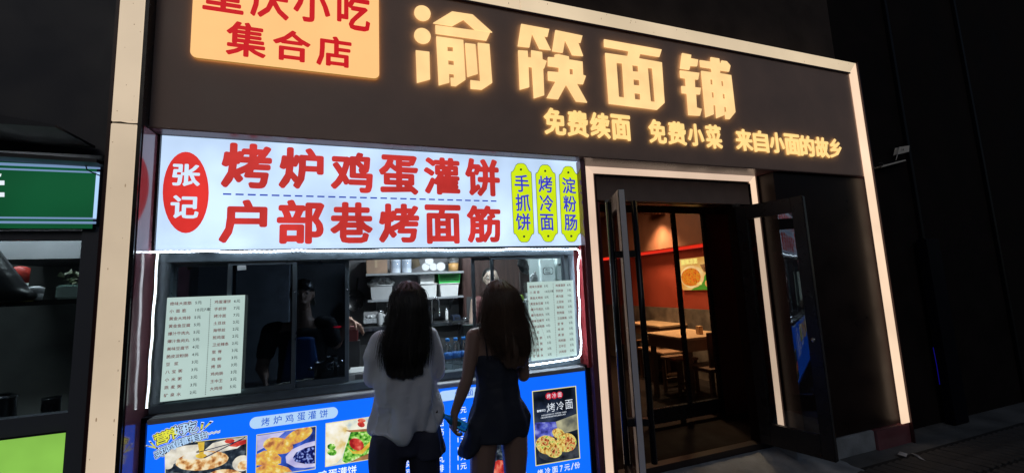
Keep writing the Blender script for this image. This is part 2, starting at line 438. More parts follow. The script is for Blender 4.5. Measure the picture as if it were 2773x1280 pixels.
# ------------------------------------------------------------------ big letters of the fascia
LET = emit('letter_glow', (255, 212, 146), 1.08, var=.09, scale=5)
LET2 = emit('small_letter_glow', (255, 214, 136), 1.1, var=.05, scale=9)
def c1(L): return [(1100 + x / 2.973, y / 2.973) for x, y in L]
def c2(L): return [(1700 + x / 2.973, 80 + y / 2.973) for x, y in L]
def circ(cx, cy, rx, ry, n=28): return [(cx + rx * math.cos(2 * math.pi * i / n), cy + ry * math.sin(2 * math.pi * i / n) + .12 * rx * math.cos(2 * math.pi * i / n)) for i in range(n)]
big = thing('letter_sign', (P(1600, 200, YF).x, YF, 2.9), 'four huge glowing amber letters 渝筷面铺 on the black fascia', 'sign')
CH = [
 (c1, [circ(131, 105, 66, 60), circ(131, 288, 67, 61), [(77, 405), (187, 418), (193, 636), (87, 665)],
       [(218, 185), (370, 93), (535, 118), (693, 260), (553, 238), (462, 157), (370, 208)],
       [(235, 203), (677, 262), (648, 325), (238, 268)],
       [(242, 293), (460, 323), (478, 640), (400, 692), (362, 687), (358, 625), (387, 628), (385, 595), (345, 590), (348, 662), (263, 685)],
       [(475, 347), (558, 357), (577, 592), (494, 618)],
       [(577, 345), (670, 355), (693, 665), (610, 720), (520, 712), (518, 645), (598, 655)]],
  [[(332, 372), (378, 376), (379, 416), (333, 412)], [(338, 482), (384, 486), (386, 526), (340, 521)]]),
 (c1, [[(927, 193), (1153, 235), (1138, 295), (1108, 288), (1165, 403), (1075, 392), (1015, 268), (993, 380), (900, 370)],
       [(1203, 243), (1420, 288), (1405, 343), (1383, 338), (1425, 450), (1340, 442), (1280, 318), (1262, 423), (1178, 410)],
       [(903, 405), (978, 410), (982, 462), (1010, 465), (1008, 405), (1095, 420), (1098, 478), (1132, 492), (1112, 550), (1103, 548), (1112, 765), (1030, 790), (1015, 540), (985, 535), (992, 700), (917, 720)],
       [(1143, 460), (1198, 463), (1198, 440), (1225, 437), (1310, 455), (1312, 480), (1420, 497), (1425, 603), (1448, 612), (1425, 677), (1372, 670), (1458, 825), (1370, 815), (1290, 680), (1225, 798), (1133, 787), (1205, 655), (1145, 645), (1142, 575), (1230, 582), (1232, 542), (1143, 530)]],
  [[(1315, 550), (1345, 553), (1347, 602), (1318, 600)]]),
 (c1, [[(1595, 317), (2058, 400), (2040, 457), (1885, 430), (1875, 470), (2059, 503), (2081, 828), (2023, 883), (1635, 833), (1605, 427), (1785, 453), (1795, 410), (1597, 375)]],
  [[(1693, 502), (1742, 508), (1760, 787), (1713, 780)], [(1820, 522), (1870, 528), (1874, 580), (1825, 575)], [(1830, 636), (1880, 642), (1883, 690), (1833, 685)],
   [(1838, 747), (1888, 753), (1890, 805), (1843, 800)], [(1945, 543), (1985, 548), (2007, 822), (1970, 817)]]),
 (c2, [[(440, 190), (512, 205), (508, 232), (568, 243), (560, 295), (505, 290), (497, 323), (425, 312)],
       [(423, 330), (577, 350), (568, 402), (540, 398), (543, 465), (590, 470), (583, 522), (550, 518), (557, 628), (597, 640), (583, 693), (493, 687), (480, 515), (440, 510), (435, 455), (472, 458), (468, 393), (428, 385)],
       [(583, 247), (672, 260), (670, 223), (738, 235), (742, 270), (756, 270), (757, 250), (798, 256), (828, 292), (817, 338), (744, 326), (744, 352), (834, 368), (868, 665), (823, 720), (792, 718), (788, 662), (801, 660), (797, 622), (777, 618), (781, 688), (718, 713), (711, 608), (690, 603), (694, 682), (631, 706), (595, 333), (682, 346), (676, 313), (590, 300)]],
  [[(665, 398), (687, 400), (690, 447), (668, 443)], [(753, 410), (773, 413), (777, 458), (757, 455)], [(676, 500), (697, 504), (700, 552), (680, 548)], [(764, 513), (785, 516), (790, 560), (768, 556)]]),
]
for fn, outs, hol in CH:
    mb = MB(); flat_poly([fn(L) for L in outs], [fn(L) for L in hol], YF - .013, .010, LET, mb); mb.build('letter', big)
sub = thing('letter_sign', (P(1880, 380, YF).x, YF, 2.6), 'row of small glowing amber letters low on the fascia, 免费续面 to 故乡', 'sign')
for ch, a, b, c, d in [('免', 1474, 1532, 293, 365), ('费', 1537, 1593, 300, 370), ('续', 1599.5, 1652, 305.5, 374), ('面', 1656.7, 1708, 311, 379.5),
                       ('免', 1758, 1804, 324, 388), ('费', 1810, 1858, 329.6, 392), ('小', 1864, 1906, 335.6, 395), ('菜', 1912.6, 1954.6, 338, 402),
                       ('来', 1993.6, 2038, 350, 408), ('自', 2042, 2081, 354, 412), ('小', 2086, 2124.5, 359, 414), ('面', 2127, 2166.5, 363, 420), ('的', 2168, 2205.5, 367.6, 423), ('故', 2209.6, 2245, 372, 426.5), ('乡', 2247.6, 2279, 376, 427.5)]:
    mb = MB(); px_glyph(mb, ch, a, b, c, d, YF - .009, LET2, .03, .006); mb.build('letter', sub)

# amber plate, upper left
def rrect(x0, x1, z0, z1, r, n=8):
    pts = []
    for cx, cz, a0 in ((x1 - r, z1 - r, 0), (x0 + r, z1 - r, 90), (x0 + r, z0 + r, 180), (x1 - r, z0 + r, 270)):
        for i in range(n + 1):
            a = math.radians(a0 + 90 * i / n); pts.append((cx + r * math.cos(a), cz + r * math.sin(a)))
    return pts
bl = P(517, 155, YF - .022); br = P(1027, 212, YF - .022)
pl = thing('lightbox_plate', (0, YF, 2.9), 'amber glowing plate with red writing 重庆小吃集合店 at the top left of the fascia', 'sign')
R = rrect(P(519, 60, YF - .022).x, br.x, bl.z, bl.z + .58, .035)
mb = MB(); mb.add([(x, YF - .022, z) for x, z in R] , [tuple(range(len(R)))], emit('amber_plate', (255, 197, 128), 1.03, var=.05, scale=2.2))
mb.add([(x, YF - .022, z) for x, z in R] + [(x, YF - .010, z) for x, z in R], [(i, (i + 1) % len(R), len(R) + (i + 1) % len(R), len(R) + i) for i in range(len(R))], emit('amber_plate_edge', (190, 140, 60), .6))
mb.build('panel', pl)
REDT = emit('red_film', (200, 8, 22), 1.0)
for ch, a, b, c, d in [('重', 550, 661, -66, 34), ('庆', 679, 783, -54, 51), ('小', 795, 894.5, -38, 62), ('吃', 913, 1002, -22, 82), ('集', 612.6, 720.5, 61.5, 155), ('合', 739, 841, 83, 166.5), ('店', 857, 951.6, 99, 181.6)]:
    mb = MB(); px_glyph(mb, ch, a, b, c, d, YF - .0232, REDT, .026); mb.build('letter', pl)

# ------------------------------------------------------------------ white lit sign over the window
WHITE_E = emit('white_lightbox', (192, 216, 246), 1.16, var=.2, scale=2.6, detail=2)
tl = P(438, 364, YS); br = P(1581, 666, YS)
X0s, X1s, Z1s, Z0s = P(430, 520, YS).x, P(1575, 550, YS).x, P(1000, 402, YS).z, P(1000, 671, YS).z
sg = thing('lightbox_sign', ((X0s + X1s) / 2, YS, Z0s), 'long white backlit sign with two rows of red writing above the kitchen window', 'sign')
mb = MB(); mb.add([(X0s, YS, Z0s), (X1s, YS, Z0s), (X1s, YS, Z1s), (X0s, YS, Z1s)], [(0, 1, 2, 3)], WHITE_E); mb.build('face', sg)
mb = MB(); t_ = .014
mb.box(X0s - t_, X0s - .001, YS - .012, YS + .09, Z0s - t_, Z1s + t_, BLACKM); mb.box(X1s + .001, X1s + t_, YS - .012, YS + .09, Z0s - t_, Z1s + t_, BLACKM)
mb.box(X0s, X1s, YS - .012, YS + .09, Z1s + .001, Z1s + t_, BLACKM); mb.box(X0s, X1s, YS - .012, YS + .09, Z0s - t_, Z0s - .001, BLACKM)
mb.box(X0s, X1s, YS + .02, YS + .09, Z0s, Z1s, BLACKM); mb.build('frame', sg)
REDS = emit('red_sign_film', (196, 52, 48), 1.0, var=.22, scale=4)
YT = YS - .0015
for ch, a, b, c, d in [('烤', 600, 735.6, 388, 510), ('炉', 755.6, 876, 400, 512.5), ('鸡', 896, 1009, 412, 522), ('蛋', 1026.5, 1132.5, 420, 527), ('灌', 1148, 1245, 426.5, 527.5), ('饼', 1260, 1353, 430, 532),
                       ('户', 594, 723, 540, 658), ('部', 750, 877.5, 541, 660.5), ('巷', 894.6, 1009, 547, 658.5), ('烤', 1026.5, 1135, 551, 657), ('面', 1151, 1248, 554, 660), ('筋', 1264.5, 1356, 556, 657)]:
    mb = MB(); px_glyph(mb, ch, a, b, c, d, YT, REDS, .037); mb.build('letter', sg)
BLUED = emit('blue_film', (44, 70, 175), 1.0)
mb = MB(); zz = P(1000, 535.5, YT).z; xa_ = P(604, 524, YT).x; xb_ = P(1352, 546, YT).x; nd = 27
for i in range(nd):
    x = xa_ + (xb_ - xa_) * i / nd; mb.box(x, x + (xb_ - xa_) / nd * .66, YT - .0004, YT, zz - .0045, zz + .0045, BLUED)
oo = mb.build('dashed_line', sg); oo['kind'] = 'stuff'
mb = MB(); mb.ell(503, 521, 62.5, 110, YT, emit('red_oval', (214, 50, 46), 1.02, var=.18, scale=5)); mb.build('oval', sg)
WT = emit('white_letter', (205, 228, 250), 1.08)
for ch, a, b, c, d in [('张', 467, 542, 444, 504), ('记', 462, 538, 529, 591)]:
    mb = MB(); px_glyph(mb, ch, a, b, c, d, YT - .001, WT, .03); mb.build('letter', sg)
LIME = emit('lime_film', (208, 232, 20), 1.0, var=.06, scale=6); LINE = emit('dark_outline', (40, 60, 50), .8); BLUET = emit('blue_letter', (58, 58, 196), 1.0)
def badge(cx, hw, y0, y1, chars, boxes):
    def shape(k):
        pts = []; ym = (y0 + y1) / 2; hh = (y1 - y0) / 2 + k; w_ = hw + k
        q = [(w_, .72), (w_ * .97, .78), (w_ * .80, .80), (w_ * .66, .86), (w_ * .50, .95), (w_ * .28, .995), (0, 1.0)]
        rt = [(x, yy) for x, yy in q]
        for x, yy in rt: pts.append((cx + x, ym - yy * hh))
        for x, yy in reversed(rt[:-1]): pts.append((cx - x, ym - yy * hh))
        for x, yy in rt: pts.append((cx - x, ym + yy * hh))
        for x, yy in reversed(rt[:-1]): pts.append((cx + x, ym + yy * hh))
        return [(x + (y - ym) * .045, y) for x, y in pts][::-1]
    mb = MB(); mb.px(shape(1.3), YT, LINE); mb.px(shape(0), YT - .0006, LIME)
    mb.ell(cx - (y1 - y0) * .02, y0 + 16, 3, 3.2, YT - .001, LINE, n=12); mb.ell(cx + (y1 - y0) * .02, y1 - 15, 3, 3.2, YT - .001, LINE, n=12)
    mb.build('badge', sg)
    for ch, (a, b, c, d) in zip(chars, boxes):
        mb = MB(); px_glyph(mb, ch, a, b, c, d, YT - .0012, BLUET, .018); mb.build('letter', sg)
f3 = lambda a, b, c, d: (1000 + a / 3.963, 1000 / 1 * 0 + 1000 + b / 3.963, 400 + c / 3.963, 400 + d / 3.963)
badge(1415, 27, 443, 655, '手抓饼', [f3(1558, 1715, 290, 475), f3(1570, 1727, 495, 680), f3(1573, 1730, 702, 885)])
badge(1480.5, 26, 447, 654, '烤冷面', [f3(1815, 1965, 303, 480), f3(1828, 1975, 505, 685), f3(1835, 1980, 710, 888)])
badge(1543, 25, 451, 654, '淀粉肠', [f3(2070, 2215, 318, 493), f3(2083, 2222, 512, 688), f3(2093, 2232, 715, 888)])

# ------------------------------------------------------------------ window
YW = YS + .02
win = thing('sliding_window', (.2, YW, 1.05), 'dark grey sliding kitchen window with the middle pane open', 'window')
zt = P(1000, 686, YW).z; zbm = P(1000, 1052, YW).z
xw0 = P(425, 720, YW).x; xw1 = P(1556, 720, YW).x
mb = MB(); mb.box(xw0, xw1, YW, YW + .09, zt - .035, zt + .03, ALU); mb.box(xw0, xw1, YW - .004, YW + .09, zbm - .0, zbm + .045, ALU)
mb.box(xw0, xw0 + .06, YW + .002, YW + .088, zbm + .045, zt - .035, ALU); mb.box(xw1 - .05, xw1, YW + .002, YW + .088, zbm + .045, zt - .035, ALU)
mb.build('frame', win, .004)
GT = glass('tinted_glass', (.31, .35, .40), ior=1.55); GC_ = glass('clear_glass', (.88, .93, .93), ior=1.5)
def sash(xa, xb, y, gm):
    s_ = MB(); t = .022; z0 = zbm + .047; z1 = zt - .037
    s_.box(xa, xa + t, y, y + .022, z0, z1, ALU); s_.box(xb - t, xb, y, y + .022, z0, z1, ALU)
    s_.box(xa + t, xb - t, y + .001, y + .021, z0, z0 + .03, ALU); s_.box(xa + t, xb - t, y + .001, y + .021, z1 - .018, z1, ALU)
    o = s_.build('sash', win, .002)
    bx('pane', xa + t, xb - t, y + .008, y + .013, z0 + .03, z1 - .018, gm, o)
X = lambda px: P(px, 800, YW).x
sash(X(452), X(632), YW + .045, GT)
sash(X(612), X(802), YW + .012, GT)
sash(X(786), X(944), YW + .045, GT)
sash(X(1284), X(1345), YW + .045, GC_)
sash(X(1333), X(1536), YW + .012, GC_)
mb = MB()
for x in (X(797), X(940)):
    mb.lathe((x, YW + .006, 1.62), [(0, 0), (.006, .001), (.006, .006), (0, .008)], STEEL, 10, axis=(0, -1, 0))
mb.build('lock', win)
bx('sill', P(400, 1120, YS - .07).x, P(1584, 990, YS - .07).x, YS - .075, YW + .1, zbm - .03, zbm - .003, SILL, win, .004)
bx('sill_skirt', P(400, 1120, YS).x - .02, P(1590, 990, YS).x, YS - .012, YW + .1, P(1000, 1067, YS).z + .021, zbm - .032, mat('navy_skirt', (.03, .035, .06), .4), win)
st = MB(); st.px([(642, 719), (666, 717.5), (667, 730), (643, 732)][::-1], YW + .008, mat('paper_white', (.7, .75, .75), .7))
tag(st.build('sticker'), 'small white paper sticker high on the second window pane', 'sticker')

# led rope round the window
ROPE = emit('led_rope', (225, 240, 255), 7.0)
t = ROPE.node_tree; b = t.nodes['Principled BSDF']
tc = t.nodes.new('ShaderNodeTexCoord'); wv = t.nodes.new('ShaderNodeTexWave'); wv.bands_direction = 'DIAGONAL'; wv.inputs['Scale'].default_value = 26
mr = t.nodes.new('ShaderNodeMapRange'); mr.inputs[3].default_value = 6; mr.inputs[4].default_value = 18
t.links.new(tc.outputs['Object'], wv.inputs[0]); t.links.new(wv.outputs['Fac'], mr.inputs[0]); t.links.new(mr.outputs[0], b.inputs['Emission Strength'])
YR = YS - .018
rp = [P(352, 683, YR)] + [P(x, 682 + 1.1 * math.sin(x * .021) + .7 * math.sin(x * .053) - (x - 400) * .0065, YR) for x in range(420, 1545, 18)]
rp += [P(1560, 673, YR), P(1568, 678, YR), P(1571, 690, YR), P(1566, 706, YR), P(1565, 725, YR)]
rp += [P(1565 + (y - 725) * .038 + 1.2 * math.sin(y * .07), y, YR) for y in range(745, 950, 15)] + [P(1572, 958, YR), P(1566, 967, YR), P(1552, 971, YR), P(1500, 979, YR), P(1440, 988, YR), P(1400, 994, YR)]
rope = thing('led_rope', (.2, YR, 1.8), 'bright white led rope light running round the kitchen window', 'rope light')
MB().tube(rp, .0048, ROPE).build('rope', rope)
rl = [P(427 - (y - 683) * .069 + 1.0 * math.sin(y * .05), y, YR) for y in range(684, 1105, 12)]
MB().tube(rl, .0052, emit('led_rope_left', (225, 235, 245), 6.0)).build('rope', rope)
mb = MB()
for i in range(0, len(rl) - 1):
    for k in range(4):
        p = rl[i].lerp(rl[i + 1], k / 4); mb.lathe(p - Vector((0, 0, .002)), [(.0095, 0), (.0095, .003)], mat('rope_clip', (.35, .38, .2), .5), 8)
o = mb.build('rope_ring', rope); o['kind'] = 'stuff'

# ------------------------------------------------------------------ price lists
PAPER = emit('emissive_paper', (184, 208, 202), .92, var=.06, scale=4)  # price list sheets emit their own colour
INKR = emit('ink_red', (130, 40, 40), .5); INKD = emit('ink_dark', (40, 44, 52), .5)
def menu(name_label, corners, Y):
    """TL, TR, BR, BL in the photo"""
    A, B, D_, E_ = [P(x, y, Y) for x, y in corners]
    o = thing('price_list', (A + B + D_ + E_) / 4, name_label, 'price list', 'price lists on the kitchen window')
    mb = MB(); mb.prism([E_, D_, B, A], (0, .003, 0), PAPER); mb.build('sheet', o)
    def q(u, v, dy=.0012):     # u, v in the units of the 620 x 760 zoomed left list
        v2 = v; a = A.lerp(B, u); b2 = E_.lerp(D_, u); p = a.lerp(b2, v2); return p - Vector((0, dy, 0))
    ux = (B - A); uz = (A - E_); sz = .0265 * (ux.length / .62 * 1.0 + .4)
    left = [('绝味大面筋', '5元'), ('小 面 筋', '10元7串'), ('黄金大鸡排', '5元'), ('黄金鱼豆腐', '5元'), ('爆汁牛肉丸', '5元'), ('爆汁鱼肉丸', '5元'), ('美味豆腐节', '4元'), ('脆皮淀粉肠', '4元'), ('豆  浆', '3元'), ('八 宝 粥', '3元'), ('小 米 粥', '3元'), ('燕 麦 粥', '3元'), ('矿 泉 水', '2元')]
    right = [('鸡蛋灌饼', '6元'), ('手抓饼', '7元'), ('烤冷面', '7元'), ('土豆丝', '2元'), ('海带丝', '2元'), ('煎鸡蛋', '2元'), ('卫龙辣条', '2元'), ('里 脊', '3元'), ('鸡 柳', '3元'), ('烤 肠', '3元'), ('鸡肉肠', '3元'), ('王中王', '3元'), ('大鸡排', '5元')]
    s = ux.length * .054; m1 = MB()
    for i, (a, b) in enumerate(left):
        v = .075 + i * .0735
        em_text(m1, a, q(.04, v), ux, uz, s, INKR, .012); em_text(m1, b, q(.352, v - .002), ux, uz, s, INKD, .014)
    for i, (a, b) in enumerate(right):
        v = .075 + i * .0722
        em_text(m1, a, q(.60, v), ux, uz, s, INKR, .012); em_text(m1, b, q(.855, v - .002), ux, uz, s, INKD, .014)
    for i in range(44):
        if i % 1 == 0:
            p = q(.545, .03 + i * .0218); m1.add([p, p + ux * .008, p + ux * .008 - uz * .012, p - uz * .012], [(0, 3, 2, 1)], INKD)
    oo = m1.build('lettering', o); oo['kind'] = 'stuff'
menu('large white price list in the lower left corner of the kitchen window', [(453, 805.5), (663.5, 798), (651.7, 1062.7), (433, 1087.5)], YS + .006)
menu('smaller white price list at the right end of the kitchen window', [(1427.6, 763.8), (1552, 758), (1562, 961.4), (1439.6, 976.7)], YS + .006)

# ------------------------------------------------------------------ blue lit panel under the window
YB = YS
bp_ = thing('food_lightbox', (.2, YB, .2), 'blue backlit food poster below the kitchen window sill', 'poster')
xB0 = P(400, 1141, YB).x; xB1 = P(1583, 995, YB).x; zB1 = P(1000, 1067, YB).z
BLUE = emit('blue_lightbox', (14, 104, 255), 1.12, var=.10, scale=1.6)
mb = MB(); mb.add([(xB0, YB, .24), (xB1, YB, .24), (xB1, YB, zB1), (xB0, YB, zB1)], [(0, 1, 2, 3)], BLUE); mb.build('face', bp_)
mb = MB(); mb.box(xB0 - .04, xB0 - .001, YB - .012, YB + .1, 0, zB1 + .02, BLACKM); mb.box(xB1 + .001, xB1 + .06, YB - .012, YB + .1, 0, zB1 + .02, BLACKM)
mb.box(xB0, xB1, YB - .012, YB + .1, zB1 + .001, zB1 + .02, BLACKM); mb.box(xB0, xB1, YB - .012, YB + .1, 0, .239, BLACKM); mb.box(xB0, xB1, YB + .02, YB + .1, .24, zB1, BLACKM); mb.build('frame', bp_)
y1_ = YB - .001; y2_ = YB - .0016; y3_ = YB - .0022; y4_ = YB - .0028; y5_ = YB - .0034
PALE = emit('pale_blue_print', (178, 212, 246), 1.0); WHP = emit('white_print', (232, 240, 250), 1.0); NAVY = emit('navy_print', (24, 30, 66), 1.0); YEL = emit('yellow_print', (226, 226, 70), 1.0)
BL2 = emit('blue_print', (30, 90, 200), 1.0)
def pill(xc0, yc0, xc1, yc1, hh, Y, m, mb):
    a = P(xc0, yc0, Y); b = P(xc1, yc1, Y); h = (P(xc0, yc0 - hh, Y) - P(xc0, yc0 + hh, Y)).z / 2; z = (a.z + b.z) / 2
    R = rrect(a.x, b.x, z - h, z + h, h * .98); mb.add([(x, Y, zz) for x, zz in R], [tuple(range(len(R)))], m)
    return z, h
mb = MB(); zc_, h_ = pill(676, 1144, 915, 1116, 16, y1_, PALE, mb); mb.build('title_pill', bp_)
mb = MB()
for ch, (x, y) in zip('烤炉鸡蛋灌饼', [(1213, 503), (1330, 485), (1445, 470), (1560, 452), (1665, 438), (1777, 425)]):
    cx = 380 + x / 3.578; cy = 1000 + y / 3.578; px_glyph(mb, ch, cx - 11, cx + 11, cy - 11, cy + 11, y2_, BL2, .006)
oo = mb.build('lettering', bp_); oo['kind'] = 'stuff'
mb = MB(); pill(1187, 1073, 1345, 1053, 14, y1_, PALE, mb)
em_text(mb, '烤 面 筋', P(1232, 1074, y2_), (1, 0, 0), (0, 0, 1), .05, BL2, .006); mb.build('title_pill', bp_)
# playful slogan, set on a slant
def slant(txt, pts, size, cols, mb, halo):
    for ch, (x, y), m in zip(txt, pts, cols):
        c = P(380 + x / 3.578, 1000 + y / 3.578, y3_)
        for (bd, mm, yy) in ((halo * 1.15, WHP, y1_), (halo * .8, NAVY, y2_), (.014, m, y3_)):
            vs, fs, bb = glyph(ch, 0); cx = (bb[0] + bb[2]) / 2; cy = (bb[1] + bb[3]) / 2
            a = math.radians(13); ca, sa = math.cos(a), math.sin(a)
            for k in range(12):
                ox = bd * 1.25 * math.cos(k * math.pi / 6); oz = bd * 1.25 * math.sin(k * math.pi / 6)
                mb.add([(c.x + ((v.x - cx + ox) * ca - (v.y - cy + oz) * sa) * size, yy - k * .00002, c.z + ((v.x - cx + ox) * sa + (v.y - cy + oz) * ca) * size) for v in vs], fs, mm)
mb = MB()
slant('营养好吃', [(200, 662), (292, 622), (388, 584), (488, 556)], .062, [YEL, YEL, PALE, PALE], mb, .075)
slant('实现鸡蛋灌饼自由', [(180, 812), (238, 775), (297, 746), (357, 718), (418, 692), (482, 670), (545, 650), (607, 634)], .041, [PALE] * 8, mb, .085)
q4 = lambda x, y: (380 + x / 3.578, 1000 + y / 3.578)
tl_ = [q4(640 + i * 9, 622 - i * 1.7 - 5 * math.sin(i * 1.35)) for i in range(16)]
for (wd, mm, yy) in ((3.0, WHP, y1_), (1.6, NAVY, y2_), (.7, WHP, y3_)):
    for (a, b) in zip(tl_[:-1], tl_[1:]):
        mb.px([(a[0], a[1] + wd), (b[0], b[1] + wd), (b[0], b[1] - wd), (a[0], a[1] - wd)], yy, mm)
for L in ([(580, 588), (592, 520), (612, 522), (602, 572)], [(612, 572), (668, 508), (690, 512), (628, 566)], [(92, 702), (108, 700), (150, 750), (135, 752)], [(62, 740), (80, 735), (165, 752), (160, 765)]):
    L = [q4(*p) for p in L]; cx = sum(p[0] for p in L) / 4; cy = sum(p[1] for p in L) / 4
    for k, mm, yy in ((1.5, WHP, y1_), (1.22, NAVY, y2_), (.75, YEL, y3_)):
        mb.px([(cx + (x - cx) * k, cy + (y - cy) * k) for x, y in L][::-1], yy, mm)
oo = mb.build('slogan', bp_); oo['kind'] = 'stuff'
# pictures
BREAD = emit('print_bread', (220, 190, 140), 1.0, scale=34, detail=6, cols=[(150, 84, 40), (214, 160, 98), (238, 216, 170), (244, 232, 206)])
BREAD2 = emit('print_bread_gold', (220, 180, 110), 1.0, scale=30, detail=6, cols=[(160, 96, 60), (214, 150, 84), (226, 184, 70), (238, 222, 150)])
PALEB = emit('print_pale_dough', (225, 220, 205), 1.0, scale=16, detail=5, cols=[(176, 170, 165), (224, 218, 200), (246, 244, 236)])
GRID = emit('print_dark_grill', (40, 48, 60), 1.0, scale=30, detail=4, cols=[(12, 16, 26), (40, 50, 62), (96, 108, 118)])
LEAF = emit('print_lettuce', (120, 190, 70), 1.0, scale=44, detail=6, cols=[(18, 70, 22), (70, 150, 40), (150, 210, 90), (222, 240, 180)])
TOM = emit('print_tomato', (200, 60, 50), 1.0, scale=22, cols=[(150, 26, 30), (206, 66, 56), (238, 150, 120)])
WRAP = emit('print_wrapper', (225, 225, 200), 1.0, scale=12, cols=[(170, 190, 200), (232, 232, 210), (250, 246, 230)])
JAM = emit('print_black_beans', (20, 26, 80), 1.0, scale=80, detail=2, cols=[(6, 10, 60), (18, 30, 110), (150, 170, 235)])
PORC = emit('print_porcelain', (220, 215, 240), 1.0, scale=9, cols=[(170, 165, 215), (224, 222, 246)])
GOLD = emit('print_gold_line', (225, 220, 150), 1.0); EGG = emit('print_egg', (226, 196, 60), 1.0, scale=20, cols=[(200, 150, 40), (236, 212, 90)])
WOOD = emit('print_wood', (150, 105, 70), 1.0, scale=14, cols=[(110, 66, 40), (176, 128, 84)])
CLIPS = [None]
def ppoly(s, mb):                          # one shape: (kind, pts or ellipse, plane, material)
    if s[0] == 'p': mb.px([q4(*p) for p in s[1]][::-1], s[2], s[3])
    else:
        cx, cy, rx, ry, rot = s[1]; c = q4(cx, cy); mb.ell(c[0], c[1], rx / 3.578, ry / 3.578, s[2], s[3], rot, 40, s[4] if len(s) > 4 else .012)
mb = MB()
CLIP = [q4(*p) for p in [(236, 728), (1037, 636), (1028, 1110), (240, 1110)]]
for s in [('p', [(236, 728), (1037, 636), (1028, 1110), (240, 1110)], y1_, GOLD),
          ('p', [(242, 733), (1031, 643), (1022, 1106), (246, 1106)], y2_, GRID),
          ('p', [(243, 820), (300, 770), (420, 735), (560, 722), (600, 760), (380, 880), (243, 960)], y3_, PALEB),
          ('e', (265, 915, 55, 48, 0), y4_, PALEB), ('p', [(620, 780), (700, 710), (860, 668), (1028, 650), (1026, 690), (940, 760), (760, 800)], y3_, PALEB),
          ('e', (865, 690, 48, 22, -.1), y4_, TOM), ('p', [(860, 740), (900, 705), (1026, 672), (1026, 712), (930, 748)], y4_, TOM),
          ('e', (598, 880, 258, 92, -.11), y3_ - .0002, BREAD), ('e', (560, 830, 150, 36, -.12), y4_, PALEB, .06),
          ('e', (985, 905, 95, 75, -.35), y4_, PALEB), ('e', (1000, 925, 60, 45, -.35), y5_, BREAD),
          ('e', (830, 1040, 180, 78, 0), y4_, BREAD), ('e', (350, 1060, 130, 60, 0), y4_, PALEB),
          ('e', (590, 835, 55, 24, 0), y4_ - .0002, EGG), ('p', [(556, 704), (622, 698), (612, 840), (575, 842)], y5_, EGG)]:
    ppoly(s, mb)
for L in ([(540, 800), (840, 720), (1026, 662), (1026, 668), (842, 728), (545, 806)], [(612, 850), (1010, 652), (1024, 654), (618, 858)]):
    mb.px([q4(*p) for p in L][::-1], y5_ - .0004, NAVY)
mb.build('picture', bp_)
mb = MB(); CLIP = [q4(*p) for p in [(1125, 628), (1705, 543), (1698, 962), (1116, 1045)]]
for s in [('p', [(1125, 628), (1705, 543), (1698, 962), (1116, 1045)], y1_, GOLD), ('p', [(1131, 634), (1699, 550), (1692, 956), (1122, 1038)], y2_, emit('print_blue_cloth', (60, 90, 190), 1.0, scale=9, cols=[(16, 20, 70), (50, 90, 200), (130, 140, 210)])),
          ('p', [(1131, 640), (1400, 600), (1260, 720), (1131, 790)], y3_, PORC), ('e', (1530, 640, 150, 62, -.45), y3_, BREAD2), ('e', (1335, 735, 145, 80, .1), y4_, BREAD2), ('p', [(1122, 820), (1200, 782), (1300, 790), (1365, 850), (1362, 905), (1290, 925), (1122, 925)], y4_, BREAD2),
          ('p', [(1693, 688), (1600, 712), (1470, 770), (1408, 840), (1415, 900), (1500, 945), (1600, 950), (1693, 935)], y4_, PORC),
          ('p', [(1693, 732), (1600, 755), (1510, 800), (1478, 850), (1500, 890), (1600, 912), (1693, 905)], y5_, JAM),
          ('p', [(1122, 950), (1200, 918), (1330, 915), (1430, 945), (1470, 985), (1120, 1036)], y4_, BREAD2)]:
    ppoly(s, mb)
mb.build('picture', bp_)
mb = MB(); CLIP = [q4(*p) for p in [(1795, 518), (2330, 438), (2330, 852), (1790, 942)]]
for s in [('p', [(1795, 518), (2330, 438), (2330, 852), (1790, 942)], y1_, GOLD), ('p', [(1801, 524), (2324, 445), (2324, 847), (1796, 935)], y2_, WRAP),
          ('p', [(1801, 540), (1960, 500), (2030, 590), (1990, 720), (1950, 850), (1900, 905), (1796, 930)], y3_, emit('print_wrap_bread', (235, 225, 190), 1.0, scale=16, cols=[(220, 190, 110), (240, 232, 205), (250, 248, 240)])),
          ('p', [(2040, 600), (2160, 592), (2324, 560), (2324, 800), (2120, 850), (1990, 905), (1955, 880), (1985, 760)], y4_, LEAF),
          ('e', (2095, 722, 75, 55, .5), y5_, TOM), ('p', [(2000, 745), (2060, 790), (2140, 780), (2220, 700), (2324, 650), (2324, 680), (2230, 735), (2150, 815), (2060, 812)], y5_ - .0003, EGG),
          ('p', [(2120, 850), (2324, 760), (2324, 846), (2020, 897)], y5_, WOOD), ('e', (2145, 492, 38, 20, 0), y4_, TOM), ('e', (2140, 530, 36, 26, .3), y4_, TOM),
          ('e', (1852, 745, 40, 30, 0), y4_, LEAF, .05), ('e', (1858, 800, 45, 32, 0), y4_, LEAF, .05),
          ('p', [(1985, 588), (2324, 560), (2324, 590), (2035, 604)], y5_ - .0003, WOOD)]:
    ppoly(s, mb)
mb.build('picture', bp_)
CLIP = None
